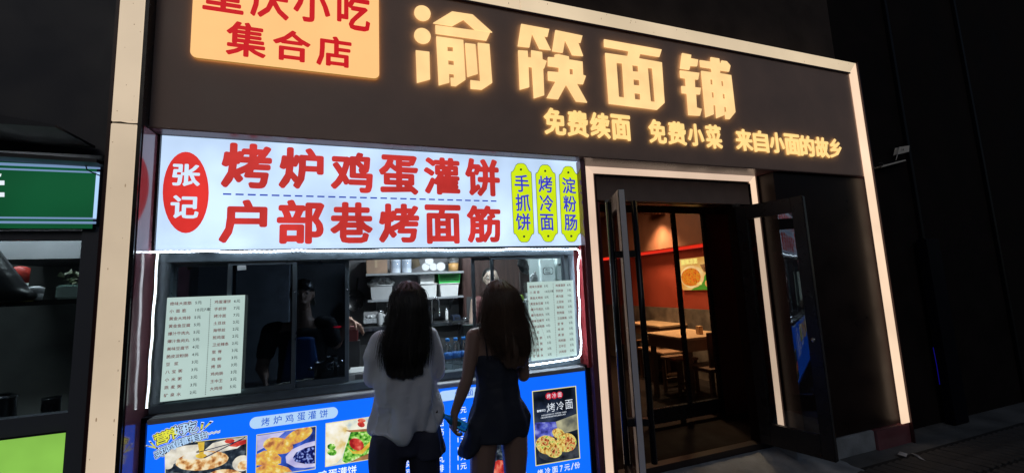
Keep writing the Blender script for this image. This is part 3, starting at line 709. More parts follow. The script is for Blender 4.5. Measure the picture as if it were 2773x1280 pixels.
# writing columns between and behind the customers
mb = MB(); XU = (1, 0, 0); ZU = (0, 0, 1)
rows = [('汤圆面', 1111), ('豆腐结', 1141), ('大面筋', 1166), ('小面筋', 1190), ('牛肉丸', 1216), ('鱼肉丸', 1239), ('大鸡排', 1264)]
for s, y in rows:
    p = P(1204, y + 9, y1_); em_text(mb, s, p - Vector((.144 + .0, 0, 0)), XU, ZU, .046, WHP, .004, 1.04)
    p = P(1236, y + 7, y1_); em_text(mb, '1元', p, XU, ZU, .042, WHP, .004)
for i, s in enumerate(('生菜', '香肠', '撒粉', '包菜', '土豆')):
    p = P(1100, 1176 + i * 25.5 + 10, y1_); em_text(mb, s, p - Vector((.05, 0, 0)), XU, ZU, .046, WHP, .004)
p = P(1150, 1276, y1_); em_text(mb, '鸡', P(1163, 1276, y1_), XU, ZU, .05, WHP, .004)
em_text(mb, '鸡蛋灌饼', P(860, 1298, y1_), XU, ZU, .052, WHP, .006); em_text(mb, '6元', P(1010, 1285, y1_), XU, ZU, .05, WHP, .006)
for i in range(38):
    a = P(1217, 1160 + i * 3.2, y1_); mb.box(a.x, a.x + .006, y1_ - .0003, y1_, a.z, a.z + .0035, WHP)
oo = mb.build('lettering', bp_); oo['kind'] = 'stuff'
# right hand poster on the blue panel
rc = [(1443, 1060), (1557.7, 1046), (1569, 1238), (1452.5, 1258)]
def qr(u, v): 
    a = (rc[0][0] + (rc[1][0] - rc[0][0]) * u, rc[0][1] + (rc[1][1] - rc[0][1]) * u); b = (rc[3][0] + (rc[2][0] - rc[3][0]) * u, rc[3][1] + (rc[2][1] - rc[3][1]) * u)
    return (a[0] + (b[0] - a[0]) * v, a[1] + (b[1] - a[1]) * v)
mb = MB(); mb.px([qr(-.02, -.012), qr(1.02, -.012), qr(1.02, 1.012), qr(-.02, 1.012)][::-1], y1_, GOLD)
mb.px([qr(0, 0), qr(1, 0), qr(1, 1), qr(0, 1)][::-1], y2_, emit('print_night_backdrop', (20, 26, 40), 1.0, scale=7, cols=[(8, 12, 20), (26, 34, 52), (50, 60, 80)]))
mb.px([qr(0, .42), qr(.5, .45), qr(.55, .62), qr(0, .75)][::-1], y3_, emit('print_violet_cloth', (70, 70, 170), 1.0, scale=20, cols=[(40, 44, 110), (84, 90, 190), (150, 160, 220)]))
mb.px([qr(.5, .45), qr(1, .38), qr(1, .6), qr(.55, .64)][::-1], y3_, emit('print_beige_blur', (150, 150, 120), 1.0, scale=8, cols=[(90, 92, 84), (190, 186, 150)]))
CLIP = [qr(0, 0), qr(1, 0), qr(1, 1), qr(0, 1)]
def er(u, v, ru, rv, Y, m, rot=0, wob=.02):
    c = qr(u, v); mb.ell(c[0], c[1], ru * 115, rv * 195, Y, m, rot, 30, wob)
er(.55, .88, .5, .12, y3_, emit('print_plate', (30, 34, 44), 1.0, cols=[(14, 16, 22), (70, 76, 84)], scale=14), -.1, .003)
ROLL = emit('print_roll', (220, 180, 90), 1.0, scale=52, detail=5, cols=[(120, 64, 26), (206, 160, 70), (236, 214, 130), (120, 170, 60)])
FILL = emit('print_filling', (190, 110, 60), 1.0, scale=60, detail=6, cols=[(90, 30, 20), (190, 90, 50), (228, 196, 120), (90, 130, 50)])
er(.55, .62, .16, .07, y4_, ROLL, .5); er(.27, .75, .27, .13, y4_, ROLL, .3); er(.72, .76, .24, .13, y4_, ROLL, -.3)
er(.42, .84, .2, .1, y4_ - .0003, ROLL, .3); er(.44, .85, .12, .065, y5_, FILL, .4); er(.8, .78, .12, .1, y5_, FILL, -.2); er(.22, .7, .14, .05, y5_, FILL, .3)
mb.build('poster', bp_); CLIP = None
mb = MB(); REDC = emit('print_red_disc', (190, 40, 60), 1.0)
for i, ch in enumerate('烤冷面'):
    c = qr(.365 + .13 * i, .085); mb.ell(c[0], c[1], 8.5, 9.5, y3_, REDC, n=20); px_glyph(mb, ch, c[0] - 5, c[0] + 5, c[1] - 6, c[1] + 6, y4_, WHP, .0)
for i, (ch, a, b, c, d) in enumerate([('烤', 1481, 1503, 1090, 1114), ('冷', 1507, 1527, 1086, 1109), ('面', 1531, 1551, 1081, 1106)]): px_glyph(mb, ch, a, b, c, d, y4_, WHP, -.004)
em_text(mb, '香辣可口', P(1454, 1115, y4_), XU, ZU, .016, WHP, .01)
em_text(mb, '来自东北的特色小吃一份烤冷面一份美味', P(1466, 1126, y4_), XU, ZU, .0105, WHP, .0)
em_text(mb, '冷面皮搭配鸡蛋香菜洋葱火腿肠刷上酱料', P(1464, 1132.5, y4_), XU, ZU, .0105, WHP, .0)
for ch, x, y in zip('烤冷面7元/份', (1463, 1483, 1503, 1520, 1536, 1550, 1563), (1278, 1273, 1270, 1267, 1264, 1261, 1258)):
    w2 = 7.5 if ord(ch) > 256 else 4; px_glyph(mb, ch, x - w2, x + w2, y - 8.5, y + 8.5, y1_, WHP, .01)
oo = mb.build('lettering', bp_); oo['kind'] = 'stuff'
mb = MB()
mb.px([(1327, 1183), (1421, 1171), (1427, 1330), (1331, 1345)][::-1], y1_, GOLD); mb.px([(1329, 1186), (1419, 1174), (1425, 1328), (1333, 1342)][::-1], y2_, GRID)
mb.ell(1402, 1268, 22, 30, y3_, FILL, wob=.04); mb.ell(1355, 1270, 24, 26, y3_, TOM, wob=.04)
mb.build('picture', bp_)
# ------------------------------------------------------------------ kitchen behind the window
kit = thing('kitchen_room', (.3, 3.7, 0), 'dim grey kitchen room behind the sliding window', 'room')
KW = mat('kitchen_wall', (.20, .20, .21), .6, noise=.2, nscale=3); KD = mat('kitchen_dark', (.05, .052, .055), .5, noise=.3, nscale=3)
XK1 = 1.66
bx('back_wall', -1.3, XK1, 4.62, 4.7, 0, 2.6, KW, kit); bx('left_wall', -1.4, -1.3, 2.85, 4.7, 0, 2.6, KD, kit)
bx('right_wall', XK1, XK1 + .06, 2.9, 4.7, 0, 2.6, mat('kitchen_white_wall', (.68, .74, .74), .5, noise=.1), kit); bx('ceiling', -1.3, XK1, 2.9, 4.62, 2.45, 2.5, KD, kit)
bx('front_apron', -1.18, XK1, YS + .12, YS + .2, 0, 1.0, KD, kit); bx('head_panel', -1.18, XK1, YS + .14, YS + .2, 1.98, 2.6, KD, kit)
def ceiling_lamp(x, y, z, e, label, col=(.82, .93, 1)):
    o = thing('ceiling_lamp', (x, y, z), label, 'lamp')
    MB().tube([(x - .4, y, z), (x + .4, y, z)], .014, emit('cool_tube', (235, 245, 255), 4), 10).build('tube', o)
    bx('housing', x - .42, x + .42, y - .03, y + .03, z + .02, z + .05, SHM0, o)
    ld = bpy.data.lights.new('lamp', 'AREA'); ld.shape = 'RECTANGLE'; ld.size = .8; ld.size_y = .05; ld.energy = e; ld.color = col
    lo = bpy.data.objects.new('lamp', ld); C.objects.link(lo); lo.parent = o; lo.location = (0, 0, -.02)
SHM0 = mat('lamp_housing', (.5, .5, .5), .5)
ceiling_lamp(.75, 3.6, 2.38, 26, 'white tube lamp on the kitchen ceiling, above the shelves')
ceiling_lamp(1.1, 3.2, 2.38, 7, 'unseen second tube lamp added to brighten the right side of the kitchen')  # extra lamp added to lift the right end of the kitchen
# wooden brown cabinet, left partition
bxk = bx('veil_partition', P(700, 800, 4.0).x - .9, P(905, 800, 4.0).x - .35, 3.95, 4.0, 0, 2.45, mat('pane_veil_grey', (.4, .43, .48), .4, noise=.2), kit)  # added panel, paled to imitate the reflection veil on the left panes
cb = thing('cabinet', (P(1330, 800, 4.4).x, 4.4, 0), 'tall dark brown cabinet at the back of the kitchen', 'cabinet')
CBM = mat('dark_brown_wood', (.06, .03, .026), .45, noise=.35, nscale=6, stretch=(6, 1, .6))
xc0 = P(1254, 800, 4.35).x; xc1 = P(1418, 800, 4.35).x
bx('carcass', xc0, xc1, 4.35, 4.61, 0, 2.44, CBM, cb, .004)
for i in range(2):
    q = (xc1 - xc0) / 2; bx('door', xc0 + i * q + .006, xc0 + (i + 1) * q - .006, 4.33, 4.349, .1, 2.40, CBM, cb, .003)
bx('vent_slat_panel', xc0 + .03, xc0 + .2, 4.318, 4.329, 1.2, 1.5, KD, cb)
# counter
KC = thing('kitchen_counter', (.3, 3.0, 0), 'dark steel serving counter just inside the kitchen window', 'counter')
zc1 = P(1200, 1003, 3.0).z
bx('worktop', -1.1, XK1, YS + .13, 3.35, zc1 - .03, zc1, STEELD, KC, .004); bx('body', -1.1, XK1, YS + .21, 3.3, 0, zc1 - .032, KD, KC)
KC2 = thing('back_counter', (.5, 4.4, 0), 'long steel counter along the rear kitchen wall with the tap', 'counter')
zc2 = P(1240, 868, 4.1).z
bx('worktop', -.9, xc0 + .55, 4.05, 4.33, zc2 - .035, zc2, STEELD, KC2, .004); bx('body', -.9, xc0 + .5, 4.1, 4.33, 0, zc2 - .037, KD, KC2)
bx('splashback', P(1140, 800, 4.6).x, P(1252, 800, 4.6).x, 4.605, 4.618, zc2 + .002, P(1200, 826, 4.6).z, mat('pale_tile', (.45, .48, .5), .3), kit)
for i, (px_, py_, rot) in enumerate(((1166, 838, .7), (1080, 700, 0))):
    pass
# notice papers
def sheet(name, pts, Y, m, label, cat): 
    mb = MB(); mb.px(pts[::-1], Y, m); return tag(mb.build(name), label, cat)
sheet('notice_sheet', [(1152, 844), (1182, 820), (1196, 832), (1166, 858)], 4.59, mat('grey_card', (.3, .3, .3), .7), 'tilted grey card with two strokes on the wall above the kitchen tap', 'card')
mb = MB()
for dx in (-4, 3): mb.px([(1168 + dx, 834), (1172 + dx, 832), (1177 + dx, 840), (1173 + dx, 842)][::-1], 4.588, KD)
tag(mb.build('card_print'), 'two short black strokes printed on the tilted grey card', 'print')
# shelves
SHM = mat('grey_shelf', (.33, .35, .37), .4, metal=.3)
def shelf(pxa, pxb, py, Y0, Y1, label, br=True):
    a = P(pxa, py, Y0); b = P(pxb, py, Y0)
    o = thing('wall_shelf', ((a.x + b.x) / 2, Y0, a.z), label, 'shelf', 'wall shelves of the kitchen')
    z = (a.z + b.z) / 2
    bx('board', a.x, b.x, Y0, Y1, z - .022, z, SHM, o, .003)
    for x in (a.x + .08, b.x - .1): MB().prism([(x, Y1, z - .024), (x, Y0 + .05, z - .024), (x, Y1, z - .16)], (.008, 0, 0), SHM).build('bracket', o)
    return z, a.x, b.x
zs1, xs0, xs1 = shelf(990, 1256, 737, 4.25, 4.62, 'upper kitchen shelf carrying cups, a carton and tubs')
zs2, xt0, xt1 = shelf(996, 1256, 806, 4.3, 4.62, 'lower kitchen shelf carrying the storage baskets')
# things on the upper shelf
CARD = mat('brown_cardboard', (.30, .2, .14), .8, noise=.2, nscale=9); CUPW = mat('paper_cup', (.6, .61, .62), .45, noise=.04); PLB = mat('bluish_plastic', (.5, .55, .62), .25, noise=.1)
ys = 4.27
def at(px_, Y=ys): return P(px_, 735, Y).x
o = thing('carton', (at(1020), ys + .1, zs1), 'brown cardboard carton on the left of the upper kitchen shelf', 'box')
bx('body', at(992), at(1049), ys, ys + .25, zs1 + .001, zs1 + .185, CARD, o, .003); bx('tape', at(1015), at(1022), ys - .001, ys + .251, zs1 + .06, zs1 + .187, mat('tape', (.4, .3, .2), .3), o)
for i, (a, b) in enumerate(((1056, 1087), (1088, 1117))):
    r = (at(b) - at(a)) / 2 * .94; c = (at(a) + at(b)) / 2
    o = thing('cup_stack', (c, ys + r, zs1), ('left' if i == 0 else 'right') + ' of the two bluish stacks of plastic cup lids beside the carton', 'cup stack', 'stacks of lids on the upper shelf')
    mb = MB(); pr = [(r * .96, 0.001)]
    for k in range(16): pr += [(r, .012 * k + .004), (r * .97, .012 * k + .009)]
    mb.lathe((c, ys + r, zs1), pr + [(r * .5, .195)], PLB, 24); mb.build('stack', o)
    mb = MB(); mb.lathe((c, ys + r, zs1), [(r * 1.02, .05), (r * 1.03, .12)], glass('bag_film', (.85, .88, .92), .15), 20); mb.build('wrapper', o)
# tilted tub
def bowl(name, c, axis, r0, r1, h, m, label, cat, group=None, inner=None):
    o = thing(name, c, label, cat, group); mb = MB()
    mb.lathe(c, [(r0, 0), (r1, h), (r1 * 1.06, h), (r1 * 1.06, h * .95), (r1 * .96, h * .95)] , m, 24, axis); mb.build('wall', o)
    mb = MB(); mb.lathe(c, [(r1 * .95, h * .93), (r0 * .9, h * .12)], inner or m, 24, axis); mb.build('inside', o)
    return o
PRT = emit('tub_print', (120, 110, 80), .0, scale=30, cols=[(60, 30, 20), (150, 130, 80), (200, 200, 190)])
PRT.node_tree.nodes['Principled BSDF'].inputs['Base Color'].default_value = (.35, .27, .18, 1)
bowl('paper_tub', (at(1131), ys + .1, zs1 + .06), (-.4, -.1, 1), .045, .06, .12, PRT, 'tilted printed paper tub with a white rim on the upper kitchen shelf', 'tub')
for i, (px_, py_, r, lab) in enumerate(((1162.5, 706, 10, 'topmost of the clustered white paper cups, resting on two others'), (1153, 722, 9.5, 'lower left cup of the clustered white paper cups'), (1174, 722, 9.5, 'lower middle cup of the clustered white paper cups, tape hanging under it'), (1194, 721, 11, 'largest white paper cup lying alone right of the cup cluster'))):
    p = P(px_, py_, ys); rr = r / 1112 * 4.35 * 1.0
    bowl('paper_cup', (p.x, ys + .09, max(p.z, zs1 + rr * 1.07 + .001) if i else p.z), (0, -1, 0), rr * .75, rr, .09, CUPW, lab, 'cup', 'paper cups lying on the upper shelf', mat('cup_inside', (.4, .42, .43), .5))
c = at(1233); r = (at(1248) - at(1218)) / 2
o = thing('paper_tub', (c, ys + .1, zs1), 'upright tub with amber base and dark writing, right end of upper shelf', 'tub')
MB().lathe((c, ys + .1, zs1), [(r * .9, .001), (r * .95, .09)], mat('amber_tub', (.5, .28, .1), .4), 24).build('base', o)
MB().lathe((c, ys + .1, zs1), [(r, .091), (r * 1.06, .2), (r * 1.1, .2), (r * 1.1, .212), (r, .214)], CUPW, 24).build('lid', o)
mb = MB()
for i, ch in enumerate('上京'): put_glyph(mb, ch, c - .05 + .05 * i, zs1 + .12, c - .005 + .05 * i, zs1 + .17, ys + .1 - r * 1.08, KD, .02)
mb.build('lettering', o)
bx('small_jar', at(1207), at(1215), ys, ys + .04, zs1 + .001, zs1 + .07, glass('jar_glass', (.8, .85, .85)), None)
tag(bpy.data.objects['small_jar'], 'little clear jar between the cups and the amber tub', 'jar')
# lower shelf baskets
ysb = 4.32
def bt(px_): return P(px_, 800, ysb).x
def basket(x0, x1, z0, h, m, label, holes=False, lid=None, name='basket', taper=.88):
    o = thing(name, ((x0 + x1) / 2, ysb + .1, z0), label, 'basket', 'baskets on the lower shelf')
    mb = MB(); cx = (x0 + x1) / 2; hw = (x1 - x0) / 2; d = .22; t = .005; yb = ysb; z0 += .001
    def ring(s, z, ins): return [(cx - hw * s + ins, yb + d / 2 - d / 2 * s + ins, z), (cx + hw * s - ins, yb + d / 2 - d / 2 * s + ins, z), (cx + hw * s - ins, yb + d / 2 + d / 2 * s - ins, z), (cx - hw * s + ins, yb + d / 2 + d / 2 * s - ins, z)]
    vs = ring(taper, z0, 0) + ring(1, z0 + h, 0) + ring(1, z0 + h, t) + ring(taper, z0 + t, t)
    fs = [(3, 2, 1, 0)]
    for k in range(3):
        for i in range(4): fs.append((k * 4 + i, k * 4 + (i + 1) % 4, (k + 1) * 4 + (i + 1) % 4, (k + 1) * 4 + i))
    fs.append((12, 13, 14, 15)); mb.add(vs, fs, m); mb.build('tub', o)
    mb = MB(); q = ring(1.03, z0 + h, 0); q2 = ring(1.03, z0 + h + .008, 0); mb.tube([q[0], q[1], q[2], q[3], q[0]], .006, m, 6); mb.build('rim', o)
    if holes:
        mb = MB(); n = 16
        for i in range(n):
            for k in range(4):
                x = x0 + .03 + (x1 - x0 - .06) * i / (n - 1); z = z0 + h * (.25 + .17 * k); y = yb + d / 2 * (1 - (taper + (1 - taper) * (z - z0) / h)) - .0015
                mb.box(x - .004, x + .004, y - .002, y + .001, z - .006, z + .006, mat('hole_dark_green', (.01, .07, .02), .6))
        oo = mb.build('hole', o); oo['kind'] = 'stuff'
    return o
GREYPL = mat('grey_plastic', (.4, .41, .42), .4, noise=.08); WHPL = mat('white_plastic', (.66, .67, .66), .4, noise=.06); GRPL = mat('green_plastic', (.05, .55, .1), .35)
basket(bt(1003), bt(1063), zs2, .14, GREYPL, 'grey storage basket heaped with clear bags, left end of the lower shelf')
bag = blob('plastic_bag', [[((bt(1012), ysb + .1, zs2 + .16), (.06, .07, .035)), ((bt(1032), ysb + .1, zs2 + .2), (.05, .06, .045)), ((bt(1055), ysb + .1, zs2 + .16), (.06, .07, .03))], [((bt(1032), ysb + .1, zs2 + .2), (.03, .03, .02)), ((bt(1034), ysb + .1, zs2 + .26), (.012, .012, .015))]], .008, mat('crinkled_film', (.45, .46, .47), .15, spec=.9), None, 3, .05, .03)
tag(bag, 'crinkled clear plastic bags heaped in the left grey basket', 'bag')
basket(bt(1140), bt(1184), zs2, .135, WHPL, 'white basket printed with small marks in the middle of the lower shelf')
basket(bt(1138), bt(1178), zs2 + .137, .1, WHPL, 'white basket nested on top of the other white basket')
basket(bt(1192), bt(1243), zs2, .13, WHPL, 'pale grey basket under the green one')
basket(bt(1187), bt(1250), zs2 + .132, .11, GRPL, 'bright green slotted basket stacked on the pale grey basket', True)
for i, (pa, pb, Yk, h, mm, lab) in enumerate(((1022, 1036, 4.2, .14, GREYPL, 'grey tub at the left of the rear counter'), (1046, 1056, 4.22, .2, STEELD, 'narrow dark flask on the rear counter'), (1206, 1214, 4.26, .12, WHPL, 'small white pot behind the steel canister'))):
    xa2, xb2 = P(pa, 860, Yk).x, P(pb, 860, Yk).x; c = (xa2 + xb2) / 2; r = (xb2 - xa2) / 2
    o = thing('kitchen_jar', (c, Yk, zc2), lab, 'jar'); MB().lathe((c, Yk, zc2), [(r * .9, .001), (r, .01), (r, h * .8), (r * .8, h * .86)], mm, 16).build('body', o); MB().lathe((c, Yk, zc2), [(r * .86, h * .861), (r * .88, h), (r * .4, h + .005)], STEEL, 16).build('lid', o)
# tap
o = thing('kitchen_tap', (P(1175, 868, 4.2).x, 4.2, zc2), 'tall curved chrome tap over the rear kitchen counter', 'tap')
xt = P(1170, 868, 4.2).x; xe = P(1190, 868, 4.2).x
pts = [(xt, 4.2, zc2)] + [(xt, 4.2, zc2 + .04 * k) for k in range(1, 5)] + [((xt + xe) / 2 - (xe - xt) / 2 * math.cos(a), 4.2, zc2 + .18 + .055 * math.sin(a)) for a in [math.pi * i / 10 for i in range(11)]] + [(xe, 4.2, zc2 + .1)]
MB().tube(pts, .008, STEEL, 8).build('spout', o); MB().lathe((xe, 4.2, zc2 + .05), [(.011, 0), (.013, .04), (.009, .05)], STEEL, 12).build('nozzle', o)
def canister(px0, px1, pyt, Y, zb0, m, label, name='canister', ribs=0):
    c = (P(px0, pyt, Y).x + P(px1, pyt, Y).x) / 2; r = (P(px1, pyt, Y).x - P(px0, pyt, Y).x) / 2; zt_ = P((px0 + px1) / 2, pyt, Y).z
    o = thing(name, (c, Y, zb0), label, 'canister'); h = zt_ - zb0
    pr = [(r * .97, .001), (r, .006)]
    for k in range(ribs): pr += [(r, h * (k + 1) / (ribs + 1) - .006), (r * .95, h * (k + 1) / (ribs + 1)), (r, h * (k + 1) / (ribs + 1) + .006)]
    MB().lathe((c, Y, zb0), pr + [(r, h - .012)], m, 24).build('body', o); MB().lathe((c, Y, zb0), [(r * 1.06, h - .0115), (r * 1.06, h - .002), (r * .9, h)], STEEL, 24).build('rim', o)
    return o
canister(1200, 1220, 874, 4.1, zc2, STEEL, 'shiny steel canister right of the kitchen tap')
canister(1249, 1269, 858, 4.15, zc2, STEEL, 'ribbed steel canister partly behind the right hand customer', ribs=4)
o = thing('machine_box', (P(1240, 860, 4.2).x, 4.2, zc2), 'dark blue grey appliance box between two steel canisters', 'appliance')
bx('body', P(1227, 850, 4.15).x, P(1247, 850, 4.15).x, 4.15, 4.3, zc2 + .001, P(1235, 853, 4.15).z, mat('navy_appliance', (.02, .03, .06), .35), o, .004)
bx('front_panel', P(1231, 850, 4.15).x, P(1244, 850, 4.15).x, 4.145, 4.149, zc2 + .03, P(1235, 862, 4.15).z, BLACKM, o)
o = thing('serving_bin', (P(1275, 880, 3.7).x, 3.7, zc2), 'black bin with a steel rim at waist height behind the customers', 'bin')
xx0, xx1 = P(1254, 880, 3.7).x, P(1330, 880, 3.7).x; zz0, zz1 = P(1290, 905, 3.7).z, P(1290, 876, 3.7).z
bx('body', xx0, xx1, 3.7, 3.95, 0, zz1 - .008, BLACKM, o, .004); bx('rim', xx0 - .006, xx1 + .006, 3.694, 3.956, zz1 - .0075, zz1, STEEL, o, .002)
# bottles of water
def water_bottle():
    o = thing('water_bottle', (0, 0, 0), 'x', 'bottle', 'water bottles on the counter')
    r = .033; pr = [(r * .8, 0), (r, .008)]
    for k in range(5): pr += [(r, .012 + k * .013), (r * .93, .018 + k * .013)]
    pr += [(r, .08), (r, .125), (r * .96, .13), (r, .136), (r * .92, .16), (r * .6, .187), (r * .38, .197), (r * .38, .205)]
    MB().lathe((0, 0, 0), pr, glass('bottle_plastic', (.74, .84, .9), .06, 2.2), 24).build('shell', o)
    MB().lathe((0, 0, 0), [(r * 1.012, .084), (r * 1.012, .122)], mat('blue_label', (.06, .22, .62), .35, noise=.4, nscale=60), 24).build('label_band', o)
    MB().lathe((0, 0, 0), [(r * .46, .203), (r * .46, .22), (r * .4, .222)], mat('blue_cap', (.03, .3, .85), .35), 16).build('cap', o)
    mb = MB(); 
    for k in range(3): put_glyph(mb, 'ル口今'[k], -.02 + .014 * k, .092, -.008 + .014 * k, .115, -r * 1.03, CUPW, .01)
    return o
wb = water_bottle()
for i, (px_, lab) in enumerate(((1214, 'first blue capped water bottle from the left, nearest the pale T-shirt'), (1236.5, 'middle blue capped water bottle of the three on the counter'), (1259, 'third blue capped water bottle, half hidden by the right hand customer'))):
    b = wb if i == 0 else copy_tree(wb)
    p = P(px_, 1000, 2.98); b.location = (p.x, 2.98 + .01 * i, zc1 + .001); b['label'] = lab; b.rotation_euler.z = i * .8
# tray, pan, pots on the counter at left
o = thing('slotted_tray', (P(985, 990, 3.0).x, 3.0, zc1), 'white slotted plastic tray on the counter left of the pale shirt', 'tray')
xx0, xx1 = P(941, 990, 3.0).x, P(1030, 990, 3.0).x
bx('tub', xx0, xx1, 2.97, 3.2, zc1 + .001, zc1 + .055, mat('offwhite_plastic', (.7, .72, .72), .4), o, .012)
mb = MB()
for i in range(17): x = xx0 + .05 + i * (xx1 - xx0 - .1) / 16; mb.box(x, x + .004, 2.9685, 2.9697, zc1 + .012, zc1 + .045, KD)
oo = mb.build('slot', o); oo['kind'] = 'stuff'
def pot(px0, px1, pyt, pyb, Y, label, m=STEELD):
    c = (P(px0, pyt, Y).x + P(px1, pyt, Y).x) / 2; r = (P(px1, pyt, Y).x - P(px0, pyt, Y).x) / 2; z0 = zc1; zt_ = P((px0 + px1) / 2, pyt, Y).z
    o = thing('cooking_pot', (c, Y + r, z0), label, 'pot'); h = zt_ - z0
    MB().lathe((c, Y + r, z0), [(r * .95, .001), (r, .01), (r, h), (r * 1.04, h + .004), (r * .97, h + .005), (r * .95, h * .9), (r * .9, .02)], m, 28).build('body', o)
    for s in (-1, 1): MB().tube([(c + s * r, Y + r - .03, z0 + h * .75), (c + s * (r + .03), Y + r - .025, z0 + h * .78), (c + s * (r + .03), Y + r + .025, z0 + h * .78), (c + s * r, Y + r + .03, z0 + h * .75)], .005, STEEL, 6).build('handle', o)
    return o
pot(848, 902, 985, 1035, 2.93, 'dark steel pot on the counter behind the third window pane')
pot(882, 915, 968, 1030, 3.12, 'smaller steel pot behind the larger one near the third pane')
bb = blob('dough_sheet', [[((P(740, 1040, 3.0).x, 3.0, zc1 + .012), (.08, .07, .012)), ((P(830, 1025, 3.0).x, 3.02, zc1 + .02), (.07, .08, .018))]], .008, mat('pale_dough', (.55, .52, .4), .6, noise=.2), None, 3, .01, .05)
tag(bb, 'pale folded cloth lying on the counter behind the second pane', 'cloth')
# packets and hood on the left back
sheet('poster_strip', [(506, 708), (519, 706), (519, 728), (507, 730)], 3.1, mat('yellow_label', (.45, .4, .15), .6), 'small yellow label high behind the first window pane', 'label')
# hanging pans, tin with bag at back left of opening
o = thing('hanging_pan', (P(962, 815, 4.5).x, 4.5, P(962, 800, 4.5).z), 'black pan hanging on the rear wall left of the pale shirted customer', 'pan')
pc = P(960, 812, 4.5); MB().lathe(pc, [(.07, 0), (.1, .035), (.104, .036), (.095, .03), (.065, .004)], BLACKM, 24, axis=(0, -1, 0)).build('bowl', o)
MB().tube([pc + Vector((.02, -.02, .09)), pc + Vector((.03, -.02, .22))], .009, BLACKM, 6).build('handle', o)
o = thing('packet_tray', (P(1000, 868, 4.3).x, 4.3, 1.3), 'clear tray of shiny packets against the rear wall left of the pale shirt', 'tray')
a_ = P(985, 872, 4.25); b_ = P(1040, 842, 4.25); bx('back_panel', a_.x, b_.x, 4.3, 4.31, a_.z, b_.z, mat('grey_board', (.3, .3, .31), .6), o)
bx('tray', a_.x, b_.x, 4.2, 4.3, a_.z - .01, a_.z + .035, mat('shiny_packet', (.4, .42, .44), .12, spec=.9, bump=.8, bscale=40), o)
bk = blob('packet', [[(a_ + Vector((.05, -.02, .05)), (.04, .03, .02)), (a_ + Vector((.16, -.02, .05)), (.05, .03, .02))]], .008, MATS['crinkled_film'], o, 2, .03, .02)
# items at the right end: bags, cartons, papers, green bag, jars
YC = 3.45
o = thing('fridge_carton', (P(1484, 740, YC).x, YC, 1.2), 'white standing carton with an oval stamp behind the right price list', 'box')
a_ = P(1463, 702, YC); b_ = P(1505, 760, YC)
bx('body', a_.x, b_.x, YC, YC + .25, .9, a_.z, mat('white_carton', (.72, .78, .77), .5, noise=.1), o, .004)
mb = MB(); cxx = (a_.x + b_.x) / 2; R_ = rrect(cxx - .05, cxx + .05, b_.z + .06, b_.z + .125, .02); R2 = rrect(cxx - .045, cxx + .045, b_.z + .065, b_.z + .12, .018)
mb.add([(x, YC - .001, z) for x, z in R_], [tuple(range(len(R_)))], KD); mb.add([(x, YC - .002, z) for x, z in R2], [tuple(range(len(R2)))], MATS['white_carton'])
em_text(mb, 'WEH', (cxx - .03, YC - .003, b_.z + .095), XU, ZU, .024, KD, .01); em_text(mb, 'TONG', (cxx - .03, YC - .003, b_.z + .07), XU, ZU, .022, KD, .01)
mb.build('stamp', o)
mb = MB(); mb.px([(1436, 693), (1462, 693), (1462, 762), (1430, 762)][::-1], 3.5, mat('pale_board', (.66, .74, .74), .6)); tag(mb.build('wall_board'), 'pale board fixed behind the carton', 'board')
mb = MB(); mb.px([(1510, 690), (1537, 695), (1537, 755), (1508, 755)][::-1], 3.3, mat('grey_sheet', (.5, .56, .57), .5)); mb.px([(1512, 714), (1532, 711), (1532, 717), (1512, 720)][::-1], 3.298, KD); tag(mb.build('wall_sheet'), 'grey sheet with a dark bar right of the carton', 'sheet')
hb = blob('black_bag', [[(P(1410, 700, 3.3), (.03, .03, .03)), (P(1418, 718, 3.3), (.05, .04, .06)), (P(1425, 735, 3.3), (.025, .02, .03))]], .008, mat('black_bag', (.02, .02, .022), .35), None, 4, .03, .05)
tag(hb, 'black bag hanging from the window head at the right', 'bag')
mb = MB(); a_ = P(1408, 735, 3.35); b_ = P(1436, 792, 3.35); tag(bx('dark_folder', a_.x, b_.x, 3.35, 3.38, b_.z, a_.z, mat('dark_folder', (.05, .035, .035), .5), None, .004), 'dark folder hanging left of the right price list', 'folder')
gb = blob('green_bag', [[(P(1412, 800, 3.2), (.012, .01, .015)), (P(1410, 818, 3.2), (.035, .02, .035)), (P(1406, 834, 3.2), (.018, .015, .02))]], .006, mat('lime_bag', (.3, .5, .06), .4), None, 4, .015, .03)
tag(gb, 'lime green bag hanging beside the right price list', 'bag')
cl = blob('clear_bag', [[(P(1424, 815, 3.15), (.03, .02, .02)), (P(1424, 840, 3.15), (.025, .02, .05))]], .006, MATS['crinkled_film'], None, 3, .03, .02); tag(cl, 'clear bag of straws below the lime green bag', 'bag')
cl = blob('clear_bag', [[(P(1448, 737, 3.1), (.006, .006, .01)), (P(1446, 748, 3.1), (.03, .02, .02)), (P(1447, 760, 3.1), (.035, .02, .02))]], .006, MATS['crinkled_film'], None, 3, .03, .02); tag(cl, 'crumpled clear bag knotted above the right price list', 'bag')
canister(1414, 1432, 866, 3.1, P(1420, 892, 3.1).z, mat('frosted_jar', (.45, .48, .47), .3), 'frosted jar left of the right price list', 'storage_jar')
o = thing('side_counter', (P(1425, 892, 3.0).x, 3.0, 0), 'pale side counter under the jar left of the right price list', 'counter')
zz = P(1420, 892, 3.1).z; bx('worktop', P(1395, 892, 3.05).x, XK1 - .01, 3.02, 3.34, zz - .02, zz, SILL, o, .003); bx('body', P(1402, 892, 3.08).x, XK1 - .02, 3.06, 3.34, zc1 + .001, zz - .021, mat('pale_green_metal', (.3, .32, .3), .4), o)

